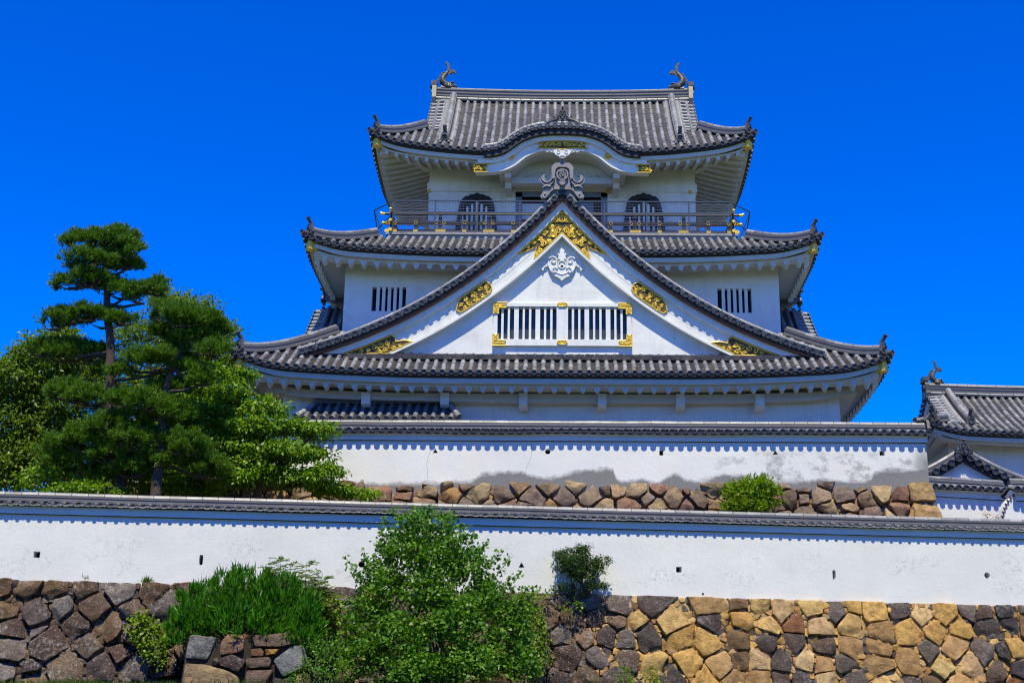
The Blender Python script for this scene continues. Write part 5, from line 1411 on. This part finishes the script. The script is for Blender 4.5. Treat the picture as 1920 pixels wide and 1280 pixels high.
broadleaf("loose olive-green tree rising behind the two pines", "camphor_tree", (U(300,930,37.5).x, 37.6, 3.6),
    [blob(315,570,40,24,37.5,.9),blob(365,585,40,30,37.4,.9),blob(415,640,34,36,37.2,.9),blob(440,700,30,40,37.0,.8),blob(265,640,50,40,37.8,1.2),blob(345,650,50,44,37.6,1.2),blob(395,690,46,50,37.2,1.1),blob(215,720,56,50,37.9,1.2),blob(300,740,60,60,37.5,1.2),blob(170,800,50,60,38,1.2),blob(390,780,50,60,37.4,1.1),blob(250,830,60,60,37.6,1.2),blob(330,860,60,50,37.3,1.1),blob(150,690,40,40,38.2,.9)], 'leaf_a', 36, 24, .13, .11, .05, .15, .8, forks=16)
broadleaf("bright green cherry tree with layered sprays, partly covering the keep's lower left corner", "cherry_tree", (U(470,930,31.2).x, 31.3, 3.6),
    [blob(440,740,44,22,31.3,.7),blob(500,765,40,18,31.0,.6),blob(405,780,50,24,31.0,.7),blob(470,800,56,20,30.7,.7),blob(550,800,44,16,31.2,.6),blob(600,808,34,14,31.5,.5),blob(430,840,60,24,30.8,.7),blob(530,845,56,18,30.9,.7),blob(585,850,38,12,31.4,.5),blob(450,890,70,26,30.8,.8),blob(545,895,60,16,31.0,.7),blob(610,880,34,10,31.4,.5),blob(620,915,40,10,31.6,.5),blob(670,925,34,7,31.8,.4),blob(400,700,30,18,31.6,.5),blob(455,705,24,14,31.6,.5)], 'leaf_b', 44, 30, .12, .105, .05, .55, .42, r0=.13, forks=6, lo=.2)
broadleaf("dim green tree filling the gap low between the pines and the cherry", "broadleaf_tree", (U(390,930,33).x, 33.2, 3.6),
    [blob(380,740,50,36,33,.8),blob(330,800,60,50,33,.9),blob(400,820,60,50,32.8,.8),blob(480,860,60,40,32.6,.7),blob(250,890,70,36,32.6,.8),blob(360,900,70,36,32.4,.7),blob(120,900,70,30,33,.9)], 'leaf_b', 40, 26, .13, .12, .055, .35, .6, r0=.12)
broadleaf("small bright broad-leaved sapling just above the lower wall, left of the pine trunks", "broadleaf_sapling", (U(130,940,29.6).x, 29.8, 3.6),
    [blob(150,915,36,12,29.7,.35),blob(200,918,30,10,29.6,.3),blob(100,925,24,8,29.8,.3)], 'leaf_b', 60, 26, .09, .085, .04, .3, .6, r0=.04, forks=3)

# --- shrubs
def shrub(name, label, cat_, base, blobs, mat, density, per, spread, L, Wd, shape, droop, flat, lo=.3, stems=14, up=.8, out=.6, extra=None, stemm='stem', low_cut=-.75):
    t = thing(name, label, cat_, tuple(base))
    P, D = clumps(blobs, density, lo, low_cut); parts = [spray(P, D, per, spread, L, Wd, shape, droop, up=up, flat=flat, out=out)]
    mb = MB(); b = Vector(base)
    for i in range(stems):
        c, r = blobs[i % len(blobs)]; d = nrm(NR.normal(size=(1,3)))[0]; e = Vector(np.array(c) + d*np.array(r)*.7)
        b2 = b + Vector((NR.normal()*.12, NR.normal()*.08, 0)); limb(mb, [b2, b2.lerp(e, .5)+Z3*.1, e], .02, .006, .05, 5)
    if extra: parts += extra(mb)
    mb.build("stems", M[stemm], t); V, F = cat(parts); quick("leaves", V, F, M[mat], t)
    return t
def shoots(px, Y, base_dv, per, L, Wd, shape, spread=.05, rad=.012):
    """thin shoots that stick out of a bush, leafed along their length"""
    def f(mb):
        out = []
        for (u0, v0, u1, v1) in px:
            a, b = U(u0, v0, Y+NR.normal()*.12), U(u1, v1, Y+NR.normal()*.12); limb(mb, [a, a.lerp(b,.5)+Vector((NR.normal()*.04,0,.02)), b], rad, .004, .04, 5)
            n = per; fr = NR.random(n)**.8; pos = np.array([tuple(a.lerp(b, x)) for x in fr]) + NR.normal(size=(n,3))*spread
            ax = NR.normal(size=(n,3)); ax[:,2] += .1; nm = NR.normal(size=(n,3))*.6; nm[:,2] += .4; nm[:,1] -= .5
            l = L*(.7+.6*NR.random(n)); out.append(leaves(pos, ax, nm, l, l*Wd/L, shape))
        return out
    return f
YG = 26.9
gk = [blob(785,985,30,34,YG+.3,.35),blob(830,1000,30,36,YG+.3,.35),blob(755,1030,44,40,YG+.2,.45),blob(825,1050,56,44,YG+.1,.5),blob(880,1070,40,40,YG+.1,.45),blob(720,1090,44,40,YG,.5),blob(800,1110,56,40,YG-.1,.5),blob(920,1120,44,36,YG+.1,.45),blob(695,1150,40,44,YG,.5),blob(860,1160,60,44,YG-.3,.6),blob(955,1175,42,44,YG,.5),blob(760,1190,60,40,YG-.3,.6),blob(680,1225,46,44,YG-.1,.5),blob(880,1240,66,44,YG-.4,.6),blob(780,1255,66,40,YG-.5,.6),blob(970,1245,40,40,YG-.1,.45)]
rs_ = random.Random(2); shp = [(740,1010,716,965),(760,1000,735,955),(790,985,772,950),(800,980,806,948),(830,990,842,962),(690,1100,648,1045),(700,1090,682,1030),(680,1110,660,1060),(720,1080,700,1045),(880,1050,918,1012),(900,1080,940,1030),(930,1110,978,1072),(920,1090,962,1040),(950,1130,1000,1100),(870,1040,890,1000),(850,1020,868,985),(770,1000,760,962),(960,1150,1015,1105),(660,1180,640,1150),(730,1030,712,985),(735,1050,705,1005),(860,1030,882,985)]
for i in range(60):
    u = rs_.uniform(665, 985); top_ = 960 + abs(u-805)*.75 if u < 805 else 965 + (u-805)*.78
    v = rs_.uniform(top_+30, 1230); shp.append((u, v+40, u + (u-805)*.10 + rs_.uniform(-16,16), v-22))
shrub("ginkgo_bush", "large bright green ginkgo bush with fan leaves, rising in front of the white wall", "bush", (U(830,1290,YG).x, YG, .25), gk, 'leaf_c', 84, 14, .085, .068, .07, 'fan', .1, .9, lo=.25, stems=34, up=.35, out=.5,
    extra=shoots(shp, YG-.05, 0, 44, .066, .068, 'fan', .05))
t_ol = thing("oleander_bush", "dense dome of long narrow dark green leaves behind the block of cut stones", "bush", (U(450,1200,27.3).x, 27.3, 1.2))
def oleander():
    mb = MB(); parts = []; bs = [blob(380,1150,55,58,27.3,.55),blob(450,1125,60,60,27.5,.6),blob(520,1135,60,60,27.4,.55),blob(570,1160,40,50,27.3,.45),blob(350,1185,40,40,27.1,.4),blob(460,1170,90,44,27.0,.45),blob(560,1195,40,36,27.0,.35)]
    P, D = clumps(bs, 74, .35, -.45, .1)
    extra_tips = [(430,1078,27.4),(425,1090,27.3),(452,1075,27.4),(500,1062,27.5),(508,1075,27.4),(380,1092,27.4),(470,1085,27.2),(540,1080,27.5),(345,1120,27.2)]
    P = np.concatenate([P, np.array([tuple(U(u, v+8, y)) for u, v, y in extra_tips])]); D = np.concatenate([D, np.tile([0,0,1.0], (len(extra_tips),1))])
    per = 15; n = len(P)*per; c = np.repeat(P, per, 0); d = np.repeat(D, per, 0)
    ax = d*.45 + NR.normal(size=(n,3))*.32; ax[:,2] += .85
    nm = NR.normal(size=(n,3))*.5 - ax*.2 + d*.8; nm[:,2] += .3
    pos = c + NR.normal(size=(n,3))*.03; pos[:,2] -= NR.random(n)*.12
    L = .19*(.7+.6*NR.random(n)); parts.append(leaves(pos, ax, nm, L, .027, 'blade'))
    b = Vector(t_ol.location)
    for i in range(0, len(P), 6): limb(mb, [b + Vector((NR.normal()*.3, NR.normal()*.1, 0)), Vector(P[i])*.5 + b*.5, Vector(P[i])], .012, .005, .05, 4)
    mb.build("stems", M['stem'], t_ol); V, F = cat(parts); quick("leaves", V, F, M['leaf_d'], t_ol)
oleander()
def pinnate(mb, tips, L=.24, leaflet=.042):
    out = []
    for p, d in tips:
        p = Vector(p); d = Vector(d).normalized(); side = d.cross(Z3).normalized() if abs(d.z) < .95 else X3
        n = 9; pts = [p + d*(L*i/n) - Z3*(.10*L*(i/n)**2*4) for i in range(n+1)]; mb.tube(pts, .003, 4)
        pos, ax = [], []
        for i in range(1, n+1):
            for sg in (-1, 1): pos.append(tuple(pts[i])); ax.append(tuple(side*sg + d*.35 - Z3*.15))
        pos.append(tuple(pts[-1])); ax.append(tuple(d))
        nm = np.tile([0,0,1.0], (len(pos),1)) + NR.normal(size=(len(pos),3))*.35
        out.append(leaves(np.array(pos), np.array(ax), nm, leaflet*(.8+.4*NR.random(len(pos))), leaflet*.5, 'oval'))
    return out
def feathery(name, label, base, tops, Y, per, mat='leaf_g', L=.24, leaflet=.045):
    t = thing(name, label, "sapling", tuple(base)); mb = MB(); parts = []; b = Vector(base)
    for (u, v, s_) in tops:
        e = U(u, v, Y + NR.normal()*.15); limb(mb, [b + Vector((NR.normal()*.06,0,0)), b.lerp(e,.6)+Vector((NR.normal()*.08,0,0)), e], .016, .005, .05, 5)
        tips = []
        for i in range(per):
            f = 1 - .62*NR.random(); q = b.lerp(e, f); a = NR.random()*6.28
            tips.append((q + Vector((math.cos(a)*.05, math.sin(a)*.05, 0)), (math.cos(a), math.sin(a)*.8, .25 + .6*NR.random()*f)))
        parts += pinnate(mb, tips, L*s_, leaflet)
    mb.build("stems", M['stem'], t); V, F = cat(parts); quick("leaves", V, F, M[mat], t)
feathery("locust_sapling", "feathery pale sapling rising above the right shoulder of the oleander", (U(545,1190,27.7).x, 27.7, 1.2), [(505,1050,1),(525,1048,1),(545,1060,1),(560,1075,1),(515,1075,1),(535,1085,1),(495,1065,.8)], 27.8, 44, leaflet=.06)
feathery("locust_sapling", "feathery sapling with drooping leaf sprays, right of the oleander against the white wall", (U(600,1200,27.8).x, 27.8, 1.2), [(575,1055,1),(590,1080,1),(605,1075,1),(612,1100,1),(585,1105,1),(570,1130,1),(600,1130,1),(590,1160,1)], 27.9, 44, leaflet=.06)
# small tree growing from the top of the rampart
ro = WL(1100, 1118, .12); rp = LWO + LA*ro[0] + LN*.12 + Z3*ro[1]; YT = rp.y - .22
shrub("young_tree", "small dark green tree rooted at the rampart's top edge, its shadow on the white wall", "tree", tuple(rp), [blob(1060,1040,22,16,YT,.22),blob(1085,1030,22,14,YT,.22),blob(1070,1060,28,14,YT-.05,.25),blob(1115,1060,24,14,YT,.24),blob(1095,1075,34,16,YT-.1,.28),blob(1130,1050,12,10,YT,.15),blob(1060,1100,20,9,YT,.18),blob(1120,1098,24,9,YT,.2),blob(1088,1050,22,18,YT-.15,.25)], 'leaf_e', 130, 22, .05, .062, .022, 'oval', .55, .6, lo=.2, stems=16, stemm='bark2')
# shrub on the upper rampart
YS = 33.0
shrub("broadleaf_shrub", "round bright green shrub with yellow leaves growing out of the upper boulders", "bush", (U(1412,965,YS).x, YS, 4.7), [blob(1385,925,26,20,YS,.35),blob(1420,920,30,22,YS-.1,.4),blob(1440,932,22,22,YS,.3),blob(1405,948,42,14,YS-.15,.4),blob(1375,945,16,14,YS,.25),blob(1402,908,14,12,YS,.25),blob(1432,905,12,10,YS,.2)], 'leaf_f', 72, 20, .07, .12, .042, 'blade', -.1, .8, lo=.3, stems=14, up=.6)
P, D = clumps([blob(1410,930,44,26,YS-.12,.4)], 12, .8); V, F = spray(P, D, 2, .04, .09, .035, 'blade'); y = quick("yellow_leaves", V, F, M['leaf_y'], [o for o in COL.objects if o.name == 'broadleaf_shrub'][0])
# creeper and weeds on the lower rampart
def on_face(u, v, off=.3): x, z = WL(u, v, off); return LWO + LA*x + LN*off + Z3*z
def creeper(name, label, spots, mat, L, per, dens=1.0, shape='oval', cat_="creeper"):
    P, D = [], []
    for u, v, ru, rv in spots:
        n = int(ru*rv*dens/14)
        for _ in range(n):
            a, q = NR.random()*6.28, NR.random()**.5; uu, vv = u+math.cos(a)*q*ru, v+math.sin(a)*q*rv
            off = .34 + .22*max(0, (2.6 - on_face(uu, vv, .3).z)) * 1.0 + .06*NR.random(); P.append(tuple(on_face(uu, vv, off))); D.append(tuple(LN))
    P, D = np.array(P), np.array(D); b = P[P[:,2].argmin()]; t = thing(name, label, cat_, tuple(b)); mb = MB()
    for i in range(0, len(P), 9): limb(mb, [Vector(b), Vector(b).lerp(Vector(P[i]), .5) + LN*.05, Vector(P[i])], .009, .003, .08, 4)
    mb.build("stems", M['stem'], t); V, F = spray(P, D, per, .05, L, L*.75, shape, .35, up=.4, flat=1.0, out=.8); quick("leaves", V, F, M[mat], t)
creeper("creeper", "yellow-green creeper spilling down the dark boulders left of the oleander", [(268,1180,32,26),(285,1205,26,36),(262,1160,22,12),(300,1225,14,22)], 'leaf_f', .075, 6)
creeper("creeper", "bright creeper climbing the boulders at the right foot of the ginkgo bush", [(985,1150,34,34),(1005,1190,26,34),(1000,1115,30,14),(1010,1240,22,30)], 'leaf_f', .06, 6)
creeper("creeper", "pale green creeper on the stones between the sapling and the ginkgo bush", [(628,1135,16,20),(618,1160,14,16),(640,1180,20,24)], 'leaf_f', .07, 6)
creeper("creeper", "leafy tuft hanging at the foot of the young tree on the rampart", [(1075,1132,16,8),(1060,1138,12,8)], 'leaf_f', .06, 6)
YW = 26.4
shrub("wild_shrub", "scrubby light green growth between the stone block and the ginkgo bush", "bush", (U(600,1290,YW).x, YW, .2), [blob(590,1250,30,26,YW,.35),blob(620,1225,26,30,YW+.1,.35),blob(640,1262,30,24,YW,.35),blob(600,1215,18,22,YW+.2,.25),blob(560,1272,22,12,YW,.25)], 'leaf_c', 60, 14, .08, .055, .028, 'oval', .1, .9, stems=18,
    extra=shoots([(600,1240,575,1195),(610,1230,612,1180),(590,1260,565,1225),(630,1220,640,1185)], YW, 0, 26, .05, .026, 'oval', .04))
for (u, v, lab) in ((1168,1262,"low light green weed sprouting at the bottom of the rampart, left of the other weed"),(1222,1268,"low light green weed sprouting at the bottom of the rampart, right of the other weed")):
    yy = on_face(u, v, .9).y
    shrub("weed", lab, "weed", (U(u,1295,yy).x, yy, .35), [blob(u,v,16,16,yy,.2),blob(u+4,v+16,20,10,yy,.2)], 'leaf_f', 90, 12, .05, .05, .022, 'oval', -.3, 1.0, stems=8)
# tufts in the wall foot and joints
def tuft(label, p, n, h, mat='grass', name="grass_tuft"):
    t = thing(name, label, "grass", tuple(p)); pos = np.array(p) + NR.normal(size=(n,3))*np.array([h*.35, h*.15, .01])
    ax = NR.normal(size=(n,3))*.38; ax[:,2] += 1; V, F = leaves(pos, ax, NR.normal(size=(n,3)), h*(.5+.7*NR.random(n)), .012, 'blade'); quick("blades", V, F, M[mat], t)
tuft("pale dry grass tuft on top of the dark boulders at the wall's foot", on_face(275,1092,.1), 70, .16)
tuft("tiny green sprig at the wall's foot near the left edge", on_face(160,1086,.1), 14, .12)
tuft("small weed tuft at the mildewed right end of the upper wall", U(1720,926,33.65), 50, .16)
# grass on the bank (stuff: one object)
n = 16000; gx_ = np.concatenate([NR.uniform(-9.6, -7.3, n//2), NR.uniform(-14, 3, n-n//2)]); gy_ = NR.uniform(24.0, 28.6, n) + np.maximum(0, gx_+12)*.1
gz_ = np.array([bank(x, y) for x, y in zip(gx_, gy_)]) - .02; ax = NR.normal(size=(n,3))*.35; ax[:,2] += 1
V, F = leaves(np.stack([gx_, gy_, gz_], 1), ax, NR.normal(size=(n,3)), .10+.16*NR.random(n), .014, 'blade'); g = quick("bank_grass", V, F, M['grass'], None); g['kind'] = 'stuff'; g['label'] = "tall grass on the bank at the foot of the rampart"; g['category'] = "grass"
# dry flower heads behind the lower wall at the far right
pp = U(1850, 966, 33.2); t = thing("hydrangea", "sprig of orange withered leaves just above the coping at the far right", "plant", (pp.x, pp.y, 3.6)); mb = MB(); limb(mb, [Vector((pp.x,pp.y,3.6)), pp], .02, .006, .03, 5); mb.build("stems", M['stem'], t)
P = np.array([tuple(U(u, v, 33.2)) for u, v in ((1848,964),(1854,967),(1866,970))]); V, F = spray(P, np.tile([0,-1.0,.3],(3,1)), 10, .045, .05, .035, 'oval'); quick("leaves", V, F, M['red'], t)
# tree belt added unseen behind the camera to block horizon light on eaves and walls
bs = []
for i in range(64):
    a = math.pi*(1.0 + i/63*1.0) + NR.normal()*.02; r_ = 60 + NR.normal()*5; bs.append(((math.cos(a)*r_*1.3, math.sin(a)*r_ + 18, 3 + NR.random()*4), (6, 5, 6.5 + NR.random()*3)))
P, D = clumps(bs, .9, .6); V, F = spray(P, D, 6, .9, 1.3, .8, 'oval'); g = quick("horizon_light_blocker", V, F, M['leaf_e'], None); g['kind'] = 'stuff'; g['label'] = "added belt of dark trees, unseen behind the viewer, blocking horizon light"; g['category'] = "woods"
